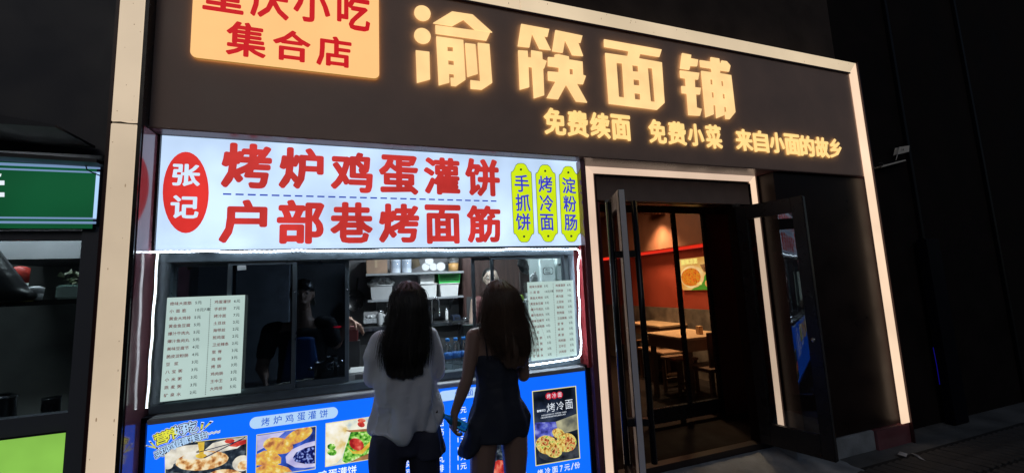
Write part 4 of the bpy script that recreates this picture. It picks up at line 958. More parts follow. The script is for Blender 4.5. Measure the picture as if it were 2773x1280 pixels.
# ------------------------------------------------------------------ doorway and restaurant room
room = thing('dining_room', (3.2, 6, 0), 'red walled dining room seen through the open door', 'room')
XW = 4.6
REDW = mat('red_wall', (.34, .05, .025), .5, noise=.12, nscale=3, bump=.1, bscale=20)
zw = P(1924, 838, PX(1924, 838, XW).y).z
p_ = PX(1910, 668, XW); zn = p_.z
bx('right_wall', XW, XW + .1, 2.95, 9.5, zw, zn, REDW, room)
bx('wainscot', XW - .02, XW + .1, 2.95, 9.5, .1, zw - .003, mat('grey_stone_wainscot', (.13, .10, .08), .5, noise=.5, nscale=7), room)
bx('wall_head', XW - .12, XW + .1, 2.95, 9.5, zn + .05, 3.0, mat('brown_bulkhead', (.34, .13, .07), .6, noise=.1), room)
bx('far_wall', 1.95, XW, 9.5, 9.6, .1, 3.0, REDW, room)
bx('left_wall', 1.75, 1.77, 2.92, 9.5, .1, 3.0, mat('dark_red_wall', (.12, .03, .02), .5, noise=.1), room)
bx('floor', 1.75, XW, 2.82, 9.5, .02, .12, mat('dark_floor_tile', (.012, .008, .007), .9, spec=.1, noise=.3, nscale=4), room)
bx('ceiling', 1.95, XW - .12, 2.9, 9.5, 2.9, 3.0, mat('cream_ceiling', (.35, .25, .15), .7), room)
cv = thing('cove_light', (XW - .1, 6, zn + .02), 'red glowing cove light along the top of the dining room wall', 'light strip')
bx('tube', XW - .015, XW + .02, 3.2, 9.4, zn + .003, zn + .047, emit('red_neon', (236, 44, 26), 1.15), cv)
# picture on the wall (plane X = XW - .02)
def PW(px_, py_, dx=0): return PX(px_, py_, XW - .02 - dx)
pic = thing('wall_poster', PW(1880, 740), 'lit wall poster of a bowl of red noodles inside the restaurant', 'poster')
mb = MB(); 
def wp(pts, dx, m): mb.add([PW(x, y, dx) for x, y in pts], [tuple(range(len(pts)))], m)
c_ = lambda x, y: (1820 + x / 7.43, 660 + y / 7.43)
def wpe(cx, cy, rx, ry, dx, m, n=30): wp([c_(cx + rx * math.cos(2 * math.pi * i / n), cy + ry * math.sin(2 * math.pi * i / n)) for i in range(n)], dx, m)
wp([c_(150, 312), c_(1050, 205), c_(1100, 915), c_(230, 928), c_(205, 900)], 0, emit('poster_cream', (226, 160, 78), 1.0, scale=3, cols=[(214, 140, 60), (236, 186, 108)]))
wp([c_(380, 928), c_(560, 800), c_(700, 560), c_(1080, 560), c_(1100, 915)], .002, emit('poster_green', (84, 140, 40), .9))
wp([c_(560, 420), c_(690, 395), c_(860, 380), c_(880, 560), c_(640, 565)], .003, emit('poster_tea', (130, 80, 40), .9, scale=20, cols=[(80, 50, 24), (190, 120, 70)]))
wpe(405, 660, 240, 225, .004, emit('poster_bowl', (240, 190, 120), 1.0, scale=6, cols=[(230, 166, 96), (250, 214, 150)]))
wpe(380, 668, 195, 182, .006, emit('poster_noodles', (210, 110, 30), 1.0, scale=60, detail=6, cols=[(120, 40, 10), (224, 84, 24), (240, 150, 40), (130, 130, 30)]))
wpe(800, 790, 140, 105, .006, emit('poster_bowl2', (236, 160, 80), 1.0))
mb.build('print', pic)
mb = MB()
tx_m = emit('poster_text', (250, 226, 130), 1.0); 
a_ = PW(*c_(185, 420), .008); ux_ = (PW(*c_(600, 370), .008) - a_)
em_text(mb, '酸辣凉面', a_, ux_, (0, 0, 1), .085, tx_m, .03); em_text(mb, '小面', PW(*c_(500, 820), .008), ux_, (0, 0, 1), .05, tx_m, .02); oo = mb.build('lettering', pic); oo['kind'] = 'stuff'
# tables
TT = mat('table_wood', (.5, .32, .18), .35, noise=.15, nscale=8, stretch=(1, 6, 1)); LEGM = mat('dark_leg_wood', (.10, .055, .035), .45, noise=.2)
def table(cx, cy, label, w_=.62, d_=1.1, h=.78):
    o = thing('dining_table', (cx, cy, .12), label, 'table', 'tables of the dining room'); h += .12
    bx('tabletop', cx - w_ / 2, cx + w_ / 2, cy - d_ / 2, cy + d_ / 2, h - .03, h, TT, o, .004)
    bx('apron', cx - w_ / 2 + .02, cx + w_ / 2 - .02, cy - d_ / 2 + .02, cy + d_ / 2 - .02, h - .16, h - .032, mat('apron_wood', (.25, .14, .08), .4, noise=.15), o)
    for sx in (-1, 1):
        for sy in (-1, 1): bx('leg', cx + sx * (w_ / 2 - .06) - .025, cx + sx * (w_ / 2 - .06) + .025, cy + sy * (d_ / 2 - .06) - .025, cy + sy * (d_ / 2 - .06) + .025, .121, h - .161, LEGM, o)
    return o
t1 = PZ(1880, 903, .90); t2 = PZ(1795, 878, .90)
table(t1.x - .02, t1.y + .1, 'nearer lit wooden table by the red wall', .7, .75)
table(t2.x + .15, t2.y + .25, 'farther lit wooden table deeper in the dining room', .7, .85)
def stool(cx, cy, label, h=.45):
    o = thing('wooden_stool', (cx, cy, .12), label, 'stool', 'stools of the dining room'); h += .12; s = .17
    bx('seat', cx - s, cx + s, cy - s, cy + s, h - .03, h, mat('stool_wood', (.3, .16, .09), .4, noise=.2), o, .006)
    for sx in (-1, 1):
        for sy in (-1, 1): bx('leg', cx + sx * .14 - .016, cx + sx * .14 + .016, cy + sy * .14 - .016, cy + sy * .14 + .016, .121, h - .031, LEGM, o)
    bx('stretcher', cx - .125, cx + .125, cy - .148, cy - .132, .25, .28, LEGM, o); bx('stretcher', cx - .125, cx + .125, cy + .132, cy + .148, .25, .28, LEGM, o)
    return o
for px_, py_, lab in ((1838, 965, 'stool in front of the nearer table'), (1800, 948, 'stool left of the nearer table'), (1770, 940, 'stool by the farther table'), (1760, 920, 'stool beyond the farther table, closest to the inner screen')):
    p = PZ(px_, py_, .57); stool(p.x, p.y, lab)
o = thing('high_back_chair', (t1.x + .3, t1.y - .55, .12), 'dark high backed chair in front of the nearer table', 'chair')
p0 = PZ(1925, 990, .57); cx, cy = p0.x, p0.y
bx('seat', cx - .2, cx + .2, cy - .2, cy + .2, .54, .58, LEGM, o, .005)
bx('backrest', cx - .2, cx + .2, cy - .21, cy - .18, .60, .98, mat('brown_back', (.12, .06, .04), .35), o, .005)
for sx in (-1, 1):
    for sy in (-1, 1): bx('leg', cx + sx * .17 - .018, cx + sx * .17 + .018, cy + sy * .17 - .018, cy + sy * .17 + .018, .121, .539, LEGM, o)
bx('jar_of_chopsticks', t1.x - .01 + .0, t1.x + .05, t1.y - .1, t1.y - .04, .9, 1.0, mat('holder', (.5, .3, .15), .5), None, .004)
tag(bpy.data.objects['jar_of_chopsticks'], 'small condiment holder on the nearer table', 'holder')
# pendant lamps above the tables, their discs hidden behind the door head
for i, (q, lab) in enumerate(((t1, 'pendant lamp above the nearer table'), (t2, 'pendant lamp above the farther table'))):
    o = thing('pendant_lamp', (q.x, q.y + .1, 2.71), lab, 'lamp', 'pendant lamps of the dining room')
    MB().lathe((q.x, q.y + .1, 2.66), [(.16, 0), (.12, .09), (.03, .14)], BLACKM, 24).build('shade', o)
    MB().tube([(q.x, q.y + .1, 2.80), (q.x, q.y + .1, 2.9)], .004, BLACKM, 6).build('cord', o)
    ld = bpy.data.lights.new('bulb', 'SPOT'); ld.energy = 210; ld.color = (1, .62, .34); ld.spot_size = math.radians(104); ld.spot_blend = 1; ld.shadow_soft_size = .07
    lo = bpy.data.objects.new('bulb', ld); C.objects.link(lo); lo.parent = o; lo.location = (0, 0, -.07)
# glazed screen inside
YSC = 3.6
scr = thing('glass_screen', (3.0, YSC, .12), 'black framed glass screen standing inside the doorway', 'screen')
sx0 = P(1752, 900, YSC).x; sx1 = P(1850, 900, YSC).x; sx2 = P(1938, 900, YSC).x; zst = P(1850, 578, YSC).z; zr0 = P(1850, 1135, YSC).z; zr1 = P(1850, 1095, YSC).z
for x in (sx0 - .02, P(1845, 800, YSC).x - .0, sx2): bx('mullion', x - .022, x + .022, YSC, YSC + .04, zr1 + .001, zst - .001, BLACKM, scr, .003)
bx('bottom_rail', sx0 - .05, sx2 + .03, YSC, YSC + .045, zr0, zr1, BLACKM, scr, .003); bx('top_rail', sx0 - .9, sx2 + .4, YSC, YSC + .045, zst, zst + .12, BLACKM, scr, .003)
bx('pane', sx0, sx1 - .02, YSC + .018, YSC + .024, zr1, zst, GC_, scr); bx('pane', sx1 + .02, sx2 - .02, YSC + .018, YSC + .024, zr1, zst, GC_, scr)
for x in (P(1851, 1100, YSC).x, sx2): bx('foot', x - .02, x + .02, YSC, YSC + .04, .121, zr0 - .001, BLACKM, scr)
bx('door_head', 1.5, 3.6, 2.86, 2.95, 2.24, 2.9, BLACKP, shop)
bx('door_jamb', 1.5, 1.745, 2.832, 2.9, .12, 2.238, MAROON, shop); bx('door_jamb', 3.16, 3.45, 2.832, 2.92, .12, 2.238, BLACKP, shop)
bx('threshold', 1.55, 3.4, 2.824, 2.9, 0, .17, mat('dark_threshold', (.03, .02, .02), .4), shop)

bx('side_panel', sx2 + .023, sx2 + .62, YSC + .005, YSC + .04, .121, zst - .001, mat('dark_red_side_panel', (.09, .02, .016), .5, noise=.2), scr)
ceiling_lamp(3.4, 5.2, 2.86, 15, 'unseen warm tube lamp added to brighten the dining room walls', (1, .62, .36))  # ceiling glow added to lift the upper walls of the room
# door leaves (local frame: x along the leaf from the hinge, y = thickness)
def leaf(name, H, F, label, handle_both, z0=.13, z1=2.21):
    d = Vector((F[0] - H[0], F[1] - H[1], 0)); L = d.length; a = math.atan2(d.y, d.x)
    T = Matrix.Translation((H[0], H[1], 0)) @ Matrix.Rotation(a, 4, 'Z')
    o = thing(name, (H[0], H[1], z0), label, 'door', 'leaves of the restaurant door')
    th = .045; st_ = .085
    FRM = mat('door_frame_metal', (.03, .027, .029), .3, metal=.4, noise=.15)
    bx('stile', 0, st_, -th / 2, th / 2, z0, z1, FRM, o, .003, T)
    bx('stile', L - st_, L, -th / 2, th / 2, z0, z1, FRM, o, .003, T)
    bx('edge_strip', L + .0005, L + .003, -th / 2 + .005, th / 2 - .004, z0 + .005, z1 - .005, mat('lit_door_edge', (.85, .83, .85), .5) if handle_both else mat('dark_door_edge', (.05, .05, .055), .25), o, 0, T)  # sign light on the left leaf's edge is put into its pale colour
    bx('top_rail', st_ + .0005, L - st_ - .0005, -th / 2, th / 2, z1 - .12, z1, FRM, o, .003, T)
    bx('bottom_rail', st_ + .0005, L - st_ - .0005, -th / 2, th / 2, z0, z0 + .17, FRM, o, .003, T)
    bx('pane', st_, L - st_, -.004, .004, z0 + .17, z1 - .12, glass('door_glass', (.8, .82, .84), ior=2.0), o, 0, T)
    for s in handle_both:
        pts = [T @ Vector((L - st_ * .5, s * .085, z)) for z in (z0 + .32, z0 + 1.1, z0 + 2.0)]
        h = MB().tube(pts, .02, mat('black_tube', (.02, .022, .026), .18, metal=.6), 14).build('pull_bar', o)
        for z in (z0 + .55, z0 + 1.62): bx('bracket', L - st_ * .5 - .02, L - st_ * .5 + .02, min(s * .068, s * (th / 2 + .001)), max(s * .068, s * (th / 2 + .001)), z, z + .045, BLACKM, h, 0, T)
    bx('hinge_block', -.02, .03, -.03, .03, z1 + .001, z1 + .03, STEELD, o, .003, T)
    return o
F1 = PD(1692, 640, 2.72)
leaf('door_leaf', (1.80, 2.79), (F1.x, F1.y), 'left door leaf swung out, seen almost edge on', (-1, 1))
F2 = (3.263, 2.273); H2 = (3.12, 2.78)
lr = leaf('door_leaf', H2, F2, 'right door leaf swung out, its glass reflecting the signs', (), .2, 2.205)
a = math.atan2(F2[1] - H2[1], F2[0] - H2[0]); T = Matrix.Translation((H2[0], H2[1], 0)) @ Matrix.Rotation(a, 4, 'Z')
L2 = math.hypot(F2[1] - H2[1], F2[0] - H2[0])
mb = MB(); mb.lathe(T @ Vector((L2 - .05, -.0235, 1.08)), [(.018, 0), (.018, .004), (.011, .006), (.0, .006)], STEEL, 16, axis=T.to_3x3() @ Vector((0, -1, 0))); mb.build('lock', lr)
# little notice on the inside, seen through the left leaf
# ------------------------------------------------------------------ small things outside
o = thing('router_box', (P(2440, 395, 2.7).x, 2.72, 2.8), 'white box with aerial bracket fixed high beside the right light strip', 'wireless box')
a_ = P(2432, 422, 2.68); b_ = P(2462, 395, 2.68)
BOXW = mat('weathered_white', (.85, .8, .72), .5, noise=.1)
c0 = P(2432, 417, 2.7); c1_ = P(2461, 410, 2.7); c2_ = P(2462, 395, 2.7); c3_ = P(2436, 399, 2.7)
MB().prism([c0, c1_, c2_, c3_], (0, .04, 0), BOXW).build('box', o, .004)
MB().prism([P(2386, 449, 2.7), P(2452, 432, 2.7), P(2454, 435, 2.7), P(2388, 453, 2.7)], (0, .075, 0), BOXW).build('bracket', o)
MB().tube([P(2430, 418, 2.7), P(2428, 428, 2.69), P(2426, 434, 2.7)], .004, BOXW, 6).build('stalk', o)
MB().tube([P(2386 + 6 * math.sin(i * .6), 444 - 6 * math.cos(i * .6), 2.7) for i in range(10)] + [P(2410, 447, 2.71)], .003, BLACKM, 6).build('cable', o)
mb = MB(); em_text(mb, 'i4', P(2442, 408, 2.698), (1, 0, .05), (0, 0, 1), .035, BLACKM, .02); mb.build('mark', o)
for pts, lab in (([(2430, 1228), (2437, 1221), (2458, 1227), (2454, 1236)], 'crumpled white paper scrap on the paving, left of its pair'), ([(2467, 1225), (2480, 1228), (2507, 1246), (2490, 1240)], 'long white paper scrap on the paving, right of its pair')):
    mb = MB(); q = [PZ(x, y, .024) for x, y in pts]
    c = sum(q, Vector()) / 4 + Vector((0, 0, .012)); mb.add(q + [c] + [v - Vector((0, 0, .001)) for v in q], [(0, 1, 4), (1, 2, 4), (2, 3, 4), (3, 0, 4)], mat('litter_paper', (.75, .76, .78), .7)); tag(mb.build('paper_scrap'), lab, 'litter', 'paper scraps on the paving')
p = PZ(2258, 1254, .01); mb = MB(); mb.lathe(p, [(.012, 0), (.014, .003), (.008, .005)], STEEL, 12); tag(mb.build('bottle_cap'), 'shiny bottle cap on the ground below the right door leaf', 'bottle cap')
o = thing('gloss_column', (6.4, 2.9, 0), 'dark glossy column at the far right with a painted blue reflection', 'column')
xg = P(2530, 960, 2.74).x
bx('shaft', xg, xg + .25, 2.66, 2.744, 0, 1.9, mat('navy_gloss', (.004, .004, .010), .5, spec=.1), o, .01)
MB().tube([P(2527, 940, 2.652), P(2536, 985, 2.652), P(2545, 1040, 2.652)], .0025, emit('blue_reflection_glow', (26, 14, 170), .35), 6).build('reflection_line', o)  # glowing line stands in for a blue reflection on the column

# ------------------------------------------------------------------ neighbouring shop at the left
YN = 2.74
nb = thing('neighbour_shop', (-1.8, YN, 0), 'dark neighbouring shop front at the left edge', 'shop')
xn1 = P(268, 640, YN).x; xn0 = -4.5
NGREY = mat('neighbour_panel', (.07, .072, .085), .5, noise=.15, nscale=3)
bx('pier', P(222, 720, YN).x, xl0 - .03, YN - .02, YN + .25, 0, 2.0, mat('neighbour_frame', (.13, .14, .17), .4), nb)
bx('upper_wall', xn0, xl0 - .03, YN + .02, YN + .3, P(0, 405, YN).z, 7, NGREY, nb)
z0_, z1_ = P(100, 622, YN).z, P(100, 437, YN).z
MB().prism([P(0, 395, YN - .15) - Vector((2, 0, -.02)), P(262, 430, YN - .15), P(262, 440, YN - .15), P(0, 407, YN - .15) - Vector((2, 0, -.02))], (0, .17, 0), NGREY).build('canopy', nb)
MB().prism([P(-300, 250, YN - .3), P(0, 310, YN - .3), P(150, 338, YN - .3), P(150, 345, YN - .3), P(0, 335, YN - .3), P(-300, 300, YN - .3)], (0, .3, 0), mat('pale_awning', (.06, .06, .068), .6)).build('awning', nb)
gs = thing('green_sign', ((xn0 + xn1) / 2, YN - .04, z0_), 'green lit sign with white double border of the neighbouring shop', 'sign')
GY = YN - .05
GRN = emit('green_sign_face', (14, 92, 54), .52, scale=1.1, var=.55)
bx('case', xn0, xn1 - .005, GY + .001, GY + .08, z0_, z1_, NGREY, gs); MB().add([(xn0, GY, z0_), (xn1 - .005, GY, z0_), (xn1 - .005, GY, z1_), (xn0, GY, z1_)], [(0, 1, 2, 3)], GRN).build('face', gs)
WL = emit('sign_line', (120, 150, 190), .9)
mb = MB(); g1 = P(100, 448, GY).z; g2 = P(100, 461, GY).z; g3 = P(100, 590, GY).z; g4 = P(100, 602, GY).z; xv = P(266, 530, GY).x
for z, h in ((g1, .014), (g2, .009), (g3, .009), (g4, .012)): mb.box(xn0, xv, GY - .002, GY - .0005, z - h / 2, z + h / 2, WL)
mb.box(xv - .014, xv, GY - .0025, GY - .0005, g3, g2, emit('sign_line_bright', (170, 205, 245), 1.1)); mb.build('border', gs)
mb = MB()
for y in (495, 527): mb.px([(-45, y - 6), (12, y - 6), (12, y + 6), (-45, y + 6)][::-1], GY - .001, WHP)
mb.px([(-22, 470), (-12, 470), (-12, 560), (-22, 560)][::-1], GY - .001, WHP); mb.px([(-4, 472), (4, 470), (2, 478), (-6, 480)][::-1], GY - .001, WHP); mb.build('letter', gs)
MB().tube([P(232, 448, GY - .01), P(236, 460, GY - .012), P(252, 468, GY - .014), P(272, 476, GY - .01)], .003, BLACKM, 6).build('cable', gs)
gp = thing('green_lightbox', (-1.8, YN - .02, 0), 'lime green lit panel under the neighbouring window', 'panel')
a_ = P(178, 1170, YN - .02)
bx('case', xn0, a_.x, YN - .018, YN + .05, .1, a_.z, NGREY, gp); MB().add([(xn0, YN - .02, .1), (a_.x, YN - .02, .1), (a_.x, YN - .02, a_.z), (xn0, YN - .02, a_.z)], [(0, 1, 2, 3)], emit('lime_panel', (140, 198, 82), .85, var=.18, scale=3)).build('face', gp)
nw = thing('neighbour_window', (-1.8, YN, 1), 'dark window of the neighbouring shop with a dim kitchen behind', 'window')
wz1, wz0, wx1 = P(220, 648, YN).z, a_.z + .09, P(222, 720, YN).x
bx('head_rail', xn0, wx1 - .002, YN, YN + .06, wz1, z0_ - .005, MATS['neighbour_frame'], nw); bx('bottom_rail', xn0, wx1 - .002, YN, YN + .06, a_.z + .005, wz0, MATS['neighbour_frame'], nw)
bx('pane', xn0, wx1 - .002, YN + .02, YN + .026, wz0, wz1, glass('neighbour_glass', (.8, .85, .85)), nw)
nk = thing('neighbour_kitchen', (-2.2, 3.8, 0), 'dim grey kitchen room of the neighbouring shop', 'room')
bx('back_wall', -5, -1.42, 4.2, 4.3, 0, 2.5, mat('neighbour_wall', (.22, .23, .22), .6, noise=.3, nscale=3), nk)
bx('side_wall', -1.46, -1.41, 2.9, 4.2, 0, 2.5, KW, nk); bx('ceiling', -5, -1.46, 2.9, 4.2, 2.4, 2.45, KD, nk)
bx('hood', -2.4, -1.47, 3.5, 4.19, P(150, 700, 3.5).z, P(150, 690, 3.5).z + .14, KW, nk)
ceiling_lamp(-2.1, 3.25, 2.3, 9.0, 'dim tube lamp on the ceiling of the neighbouring kitchen')
nc = thing('neighbour_counter', (-2.2, 3.2, 0), 'black counter with a yellow edge in the neighbouring kitchen', 'counter')
zn_ = P(100, 812, 3.1).z
bx('worktop', -4, -1.47, 3.1, 3.5, zn_ - .03, zn_, BLACKM, nc, .003); bx('edge', -4, P(90, 812, 3.1).x, 3.095, 3.099, zn_ - .006, zn_ - .001, mat('yellow_edge', (.45, .38, .1), .5), nc)
bx('shelf', -4, -1.47, 3.15, 3.5, .9, .93, STEELD, nc)
o = blob('rice_cooker', [[(P(-60, 720, 3.1), (.1, .1, .14)), (P(-20, 770, 3.1), (.12, .1, .1)), (P(30, 795, 3.1), (.08, .08, .05)), (P(80, 800, 3.1), (.03, .05, .03))]], .01, mat('cooker_black', (.012, .012, .014), .35), None, 8)
tag(o, 'black sloping machine at the left edge of the neighbouring window', 'machine')
def cup(px_, py_, Y, r, h, cols, label, z=None):
    p = P(px_, py_, Y); z0 = zn_ if z is None else z; o = thing('cup', (p.x, Y, z0), label, 'cup')
    MB().lathe((p.x, Y, z0), [(r * .8, .001), (r * .95, h * .55)], cols[0], 20).build('body', o); MB().lathe((p.x, Y, z0), [(r * .96, h * .551), (r, h), (r * .5, h + .01)], cols[1], 20).build('lid', o)
cup(54, 750, 3.35, .04, .20, (CUPW, mat('red_cup', (.4, .03, .02), .4)), 'tall white cup with a red top in the neighbouring window')
cup(95, 805, 3.15, .035, .07, (CUPW, CUPW), 'short white cup on the neighbouring counter')
o = thing('herb_tray', (P(180, 800, 3.3).x, 3.3, zn_), 'pale green tray heaped with vegetables in the neighbouring window', 'tray')
bx('tray', P(147, 800, 3.2).x, P(213, 800, 3.2).x, 3.2, 3.4, zn_ + .001, zn_ + .085, mat('mint_plastic', (.38, .5, .46), .5), o, .01)
mb = MB()
for i in range(40):
    c = Vector((random.uniform(P(150, 800, 3.2).x, P(210, 800, 3.2).x), random.uniform(3.22, 3.38), zn_ + .09 + random.uniform(0, .07))); a = [Vector((random.uniform(-1, 1), random.uniform(-1, 1), random.uniform(-.6, .8))).normalized() * .035 for _ in range(3)]
    mb.add([c, c + a[0], c + a[0] * .6 + a[1], c + a[1] * .5], [(0, 1, 2, 3)], mat('herb', (.12, .14, .07), .7, noise=.4))
oo = mb.build('vegetables', o); oo['kind'] = 'stuff'
pn = thing('steel_pot', (P(10, 880, 3.2).x, 3.2, .93), 'steel pot on the shelf under the neighbouring counter', 'pot')
MB().lathe((P(10, 880, 3.2).x, 3.25, .931), [(.05, 0), (.055, .01), (.055, .16), (.06, .165), (.02, .19)], STEEL, 20).build('body', pn)
o = thing('steel_tin', (P(158, 870, 3.25).x, 3.25, .93), 'small dark tin on the shelf under the neighbouring counter', 'tin')
MB().lathe((P(158, 870, 3.25).x, 3.25, .931), [(.04, 0), (.04, .13), (.043, .14)], STEELD, 20).build('body', o)

# unlit building across the street, behind the camera
ob = thing('opposite_building', (0, -16, 0), 'unlit building across the street behind the viewer', 'building')
bx('wall', -40, 40, -20, -16, 0, 8, mat('opposite_wall', (.03, .03, .035), .8, noise=.2), ob)
for i in range(16):
    for k in range(2): bx('window', -32 + i * 4, -30.4 + i * 4, -15.99, -15.9, 1.2 + k * 3.2, 2.9 + k * 3.2, BLACKM, ob)
# ------------------------------------------------------------------ people
SKIN = mat('skin', (.42, .26, .19), .5); SKIND = mat('skin_tan', (.30, .19, .15), .5)
def hair_mat(name, c):
    return mat(name, c, .38, noise=.3, nscale=40, stretch=(6, 6, .3), spec=.6)
HAIRB = hair_mat('black_hair', (.012, .010, .010)); HAIRBR = hair_mat('brown_hair', (.085, .05, .032))
def hand(wrist, d, pn, grip=.5, s=1.0):
    """palm and five bent fingers as chains; d = direction of fingers, pn = palm normal"""
    d = Vector(d).normalized(); pn = Vector(pn); pn = (pn - d * pn.dot(d)).normalized(); sd_ = d.cross(pn); w0 = Vector(wrist); ch = []
    k = w0 + d * .085 * s
    for i, off in enumerate((-.03, -.01, .01, .03)): ch.append([(w0 + sd_ * off * .55 * s, .015 * s), (k + sd_ * off * s, .0125 * s)])
    lens = (.066, .076, .072, .056)
    for i, off in enumerate((-.031, -.0105, .0105, .031)):
        p = k + sd_ * off * s; r = .0088 * s; c = [(p, r * 1.15)]; ang = 0; l = lens[i] * s
        for q in (.45, .32, .23):
            ang += grip; v = d * math.cos(ang) + pn * math.sin(ang); p = p + v * l * q; r *= .93; c.append((p.copy(), r))
        ch.append(c)
    p = w0 + d * .025 * s - sd_ * .025 * s; c = [(p, .014 * s)]; v = (d * .6 - sd_ * .7 + pn * .35).normalized()
    p = p + v * .035 * s; c.append((p.copy(), .0115 * s)); v = (d * .8 - sd_ * .15 + pn * .75).normalized(); p = p + v * .033 * s; c.append((p.copy(), .010 * s)); p = p + v * .02 * s; c.append((p.copy(), .008 * s)); ch.append(c)
    return ch
def strands(name, roots, m, parent, seed=1):
    rnd = random.Random(seed); mb = MB()
    for pts, r in roots: mb.tube(pts, r, m, 4, True, r * .25)
    o = mb.build(name, parent); o['kind'] = 'stuff'; return o
def head_chains(c, ry=1.0, face=Vector((0, 1, 0))):
    c = Vector(c); s = face.cross(Vector((0, 0, 1)))
    ch = [[(c + Vector((0, 0, .02)) - face * .012, (.074, .088, .088)), (c + Vector((0, 0, -.045)) + face * .022, (.058, .066, .058))], [(c + Vector((0, 0, -.085)) + face * .045, (.034, .032, .024)), (c + Vector((0, 0, -.06)) + face * .05, (.042, .036, .03))]]
    ch.append([(c + face * .088 + Vector((0, 0, .005)), .009), (c + face * .106 + Vector((0, 0, -.028)), .0115)])
    for e in (-1, 1):
        ch.append([(c + s * e * .073 + Vector((0, 0, .01)), (.008, .013, .018)), (c + s * e * .074 + Vector((0, 0, -.02)), (.007, .010, .012))])
    ch.append([(c + face * .088 + s * -.016 + Vector((0, 0, -.056)), .0065), (c + face * .093 + Vector((0, 0, -.055)), .0075), (c + face * .088 + s * .016 + Vector((0, 0, -.056)), .0065)])
    return ch
def face_parts(c, face, parent, glasses=False):
    c = Vector(c); s = face.cross(Vector((0, 0, 1)))
    for e in (-1, 1):
        q = c + s * e * .030 + face * .079 + Vector((0, 0, .008))
        MB().lathe(q, [(.0, -.004), (.0085, -.002), (.006, .004), (0, .0055)], mat('eye_white', (.3, .29, .28), .3), 12, axis=face).build('eye', parent)
        MB().lathe(q + face * .0055, [(.0, -.001), (.0045, 0), (0, .0016)], BLACKM, 10, axis=face).build('iris', parent)
        MB().tube([q + Vector((0, 0, .02)) + s * -.015, q + Vector((0, 0, .025)) + face * .002, q + Vector((0, 0, .02)) + s * .015], .003, HAIRB, 5).build('eyebrow', parent)
        if glasses:
            MB().tube([q + face * .018 + (s * math.cos(a) * .021 + Vector((0, 0, math.sin(a) * .014))) for a in [2 * math.pi * i / 16 for i in range(17)]], .0016, BLACKM, 5).build('spectacle_rim', parent)
            MB().tube([q + face * .018 + s * e * .022, q + s * e * .043 - face * .08], .0015, BLACKM, 5).build('spectacle_arm', parent)

YP = 2.28
def Q(px_, py_, y=0.0): return P(px_, py_, YP + y)
# ---- customer in the pale T-shirt
w1 = thing('person', (Q(1100, 1000).x, YP, 0), 'customer with very long black hair in a pale oversized T-shirt and navy trousers', 'person')
cx = Q(1100, 1000).x; hc = Vector((Q(1107, 800).x, YP + .02, Q(1107, 754).z - .125))
sh = {-1: Vector((Q(1032, 905).x, YP, 1.345)), 1: Vector((Q(1160, 905).x, YP, 1.345))}
el = {-1: Vector((Q(1016, 985).x, YP + .03, 1.15)), 1: Vector((Q(1176, 990).x, YP + .03, 1.15))}
wr = {-1: Vector((cx - .09, YP + .24, 1.20)), 1: Vector((cx + .09, YP + .24, 1.21))}
chains = head_chains(hc)
chains += [[(hc + Vector((0, -.02, -.07)), (.048, .05, .04)), (Vector((cx, YP, 1.40)), (.055, .055, .05)), (Vector((cx, YP, 1.34)), (.12, .085, .05)), (Vector((cx, YP, 1.18)), (.135, .09, .08)), (Vector((cx, YP, 1.05)), (.11, .076, .07)), (Vector((cx, YP, .90)), (.13, .09, .08)), (Vector((cx, YP, .84)), (.135, .095, .06))]]
for e in (-1, 1):
    chains += [[(Vector((cx, YP, 1.345)) + Vector((e * .08, 0, 0)), .05), (sh[e], .048), (el[e], .038), (wr[e], .025)]]
    chains += hand(wr[e], (-e * .5, .6, .5), (-e, 0, .2), .5, .92)
    hip = Vector((cx + e * .082, YP, .84)); kn = Vector((cx + e * .095, YP + .01, .45)); an = Vector((cx + e * .10, YP - .01, .08))
    chains += [[(hip, (.085, .092, .08)), (hip + Vector((e * .005, 0, -.16)), (.075, .08, .07)), (kn, (.052, .055, .05)), (kn + Vector((0, -.02, -.12)), (.05, .055, .05)), (an, (.034, .036, .03))],
               [(an + Vector((0, -.02, -.04)), (.03, .035, .03)), (an + Vector((e * .01, .12, -.055)), (.038, .05, .018))]]
blob('body', chains, .0062, SKIN, w1, 4)
face_parts(hc, Vector((0, 1, 0)), w1)
TEE = mat('pale_tshirt', (.72, .76, .85), .8, noise=.05, bump=.15, bscale=300)
te = [[(Vector((cx - .03, YP, 1.395)), (.075, .07, .02)), (Vector((cx + .0, YP, 1.36)), (.135, .095, .035)), (Vector((cx, YP, 1.25)), (.162, .112, .07)), (Vector((cx - .003, YP, 1.10)), (.168, .118, .08)), (Vector((cx - .003, YP, .98)), (.178, .125, .07)), (Vector((Q(1098, 1150).x, YP, .895)), (.188, .132, .018))]]
for e in (-1, 1):
    m1 = sh[e].lerp(el[e], .35) + Vector((e * .010, 0, -.005))
    te += [[(Vector((cx + e * .09, YP, 1.345)), (.06, .06, .04)), (sh[e] + Vector((0, 0, .0)), .056), (m1, .066), (el[e] + Vector((-e * .0, 0, .015)), (.058, .062, .06)), (el[e].lerp(wr[e], .22), (.056, .058, .058))]]
def folds(ob, parent_loc, amp, ribs):
    """hanging folds: vertical ridges that grow towards the hem and slanting ones on the sleeves"""
    me = ob.data; me.update(); ns = [v.normal.copy() for v in me.vertices]
    for v, n_ in zip(me.vertices, ns):
        p = v.co + parent_loc; t = max(0, min(1, (1.38 - p.z) / .45))
        s_ = 0
        for (kx, kz, ph, a_) in ribs: s_ += a_ * math.sin(p.x * kx + p.z * kz + p.y * kx * .8 + ph + 1.3 * math.sin(p.z * 9 + ph))
        v.co += n_ * s_ * amp * t
    me.update()
tee = blob('tshirt', te, .0068, TEE, w1, 7, .018, .11)
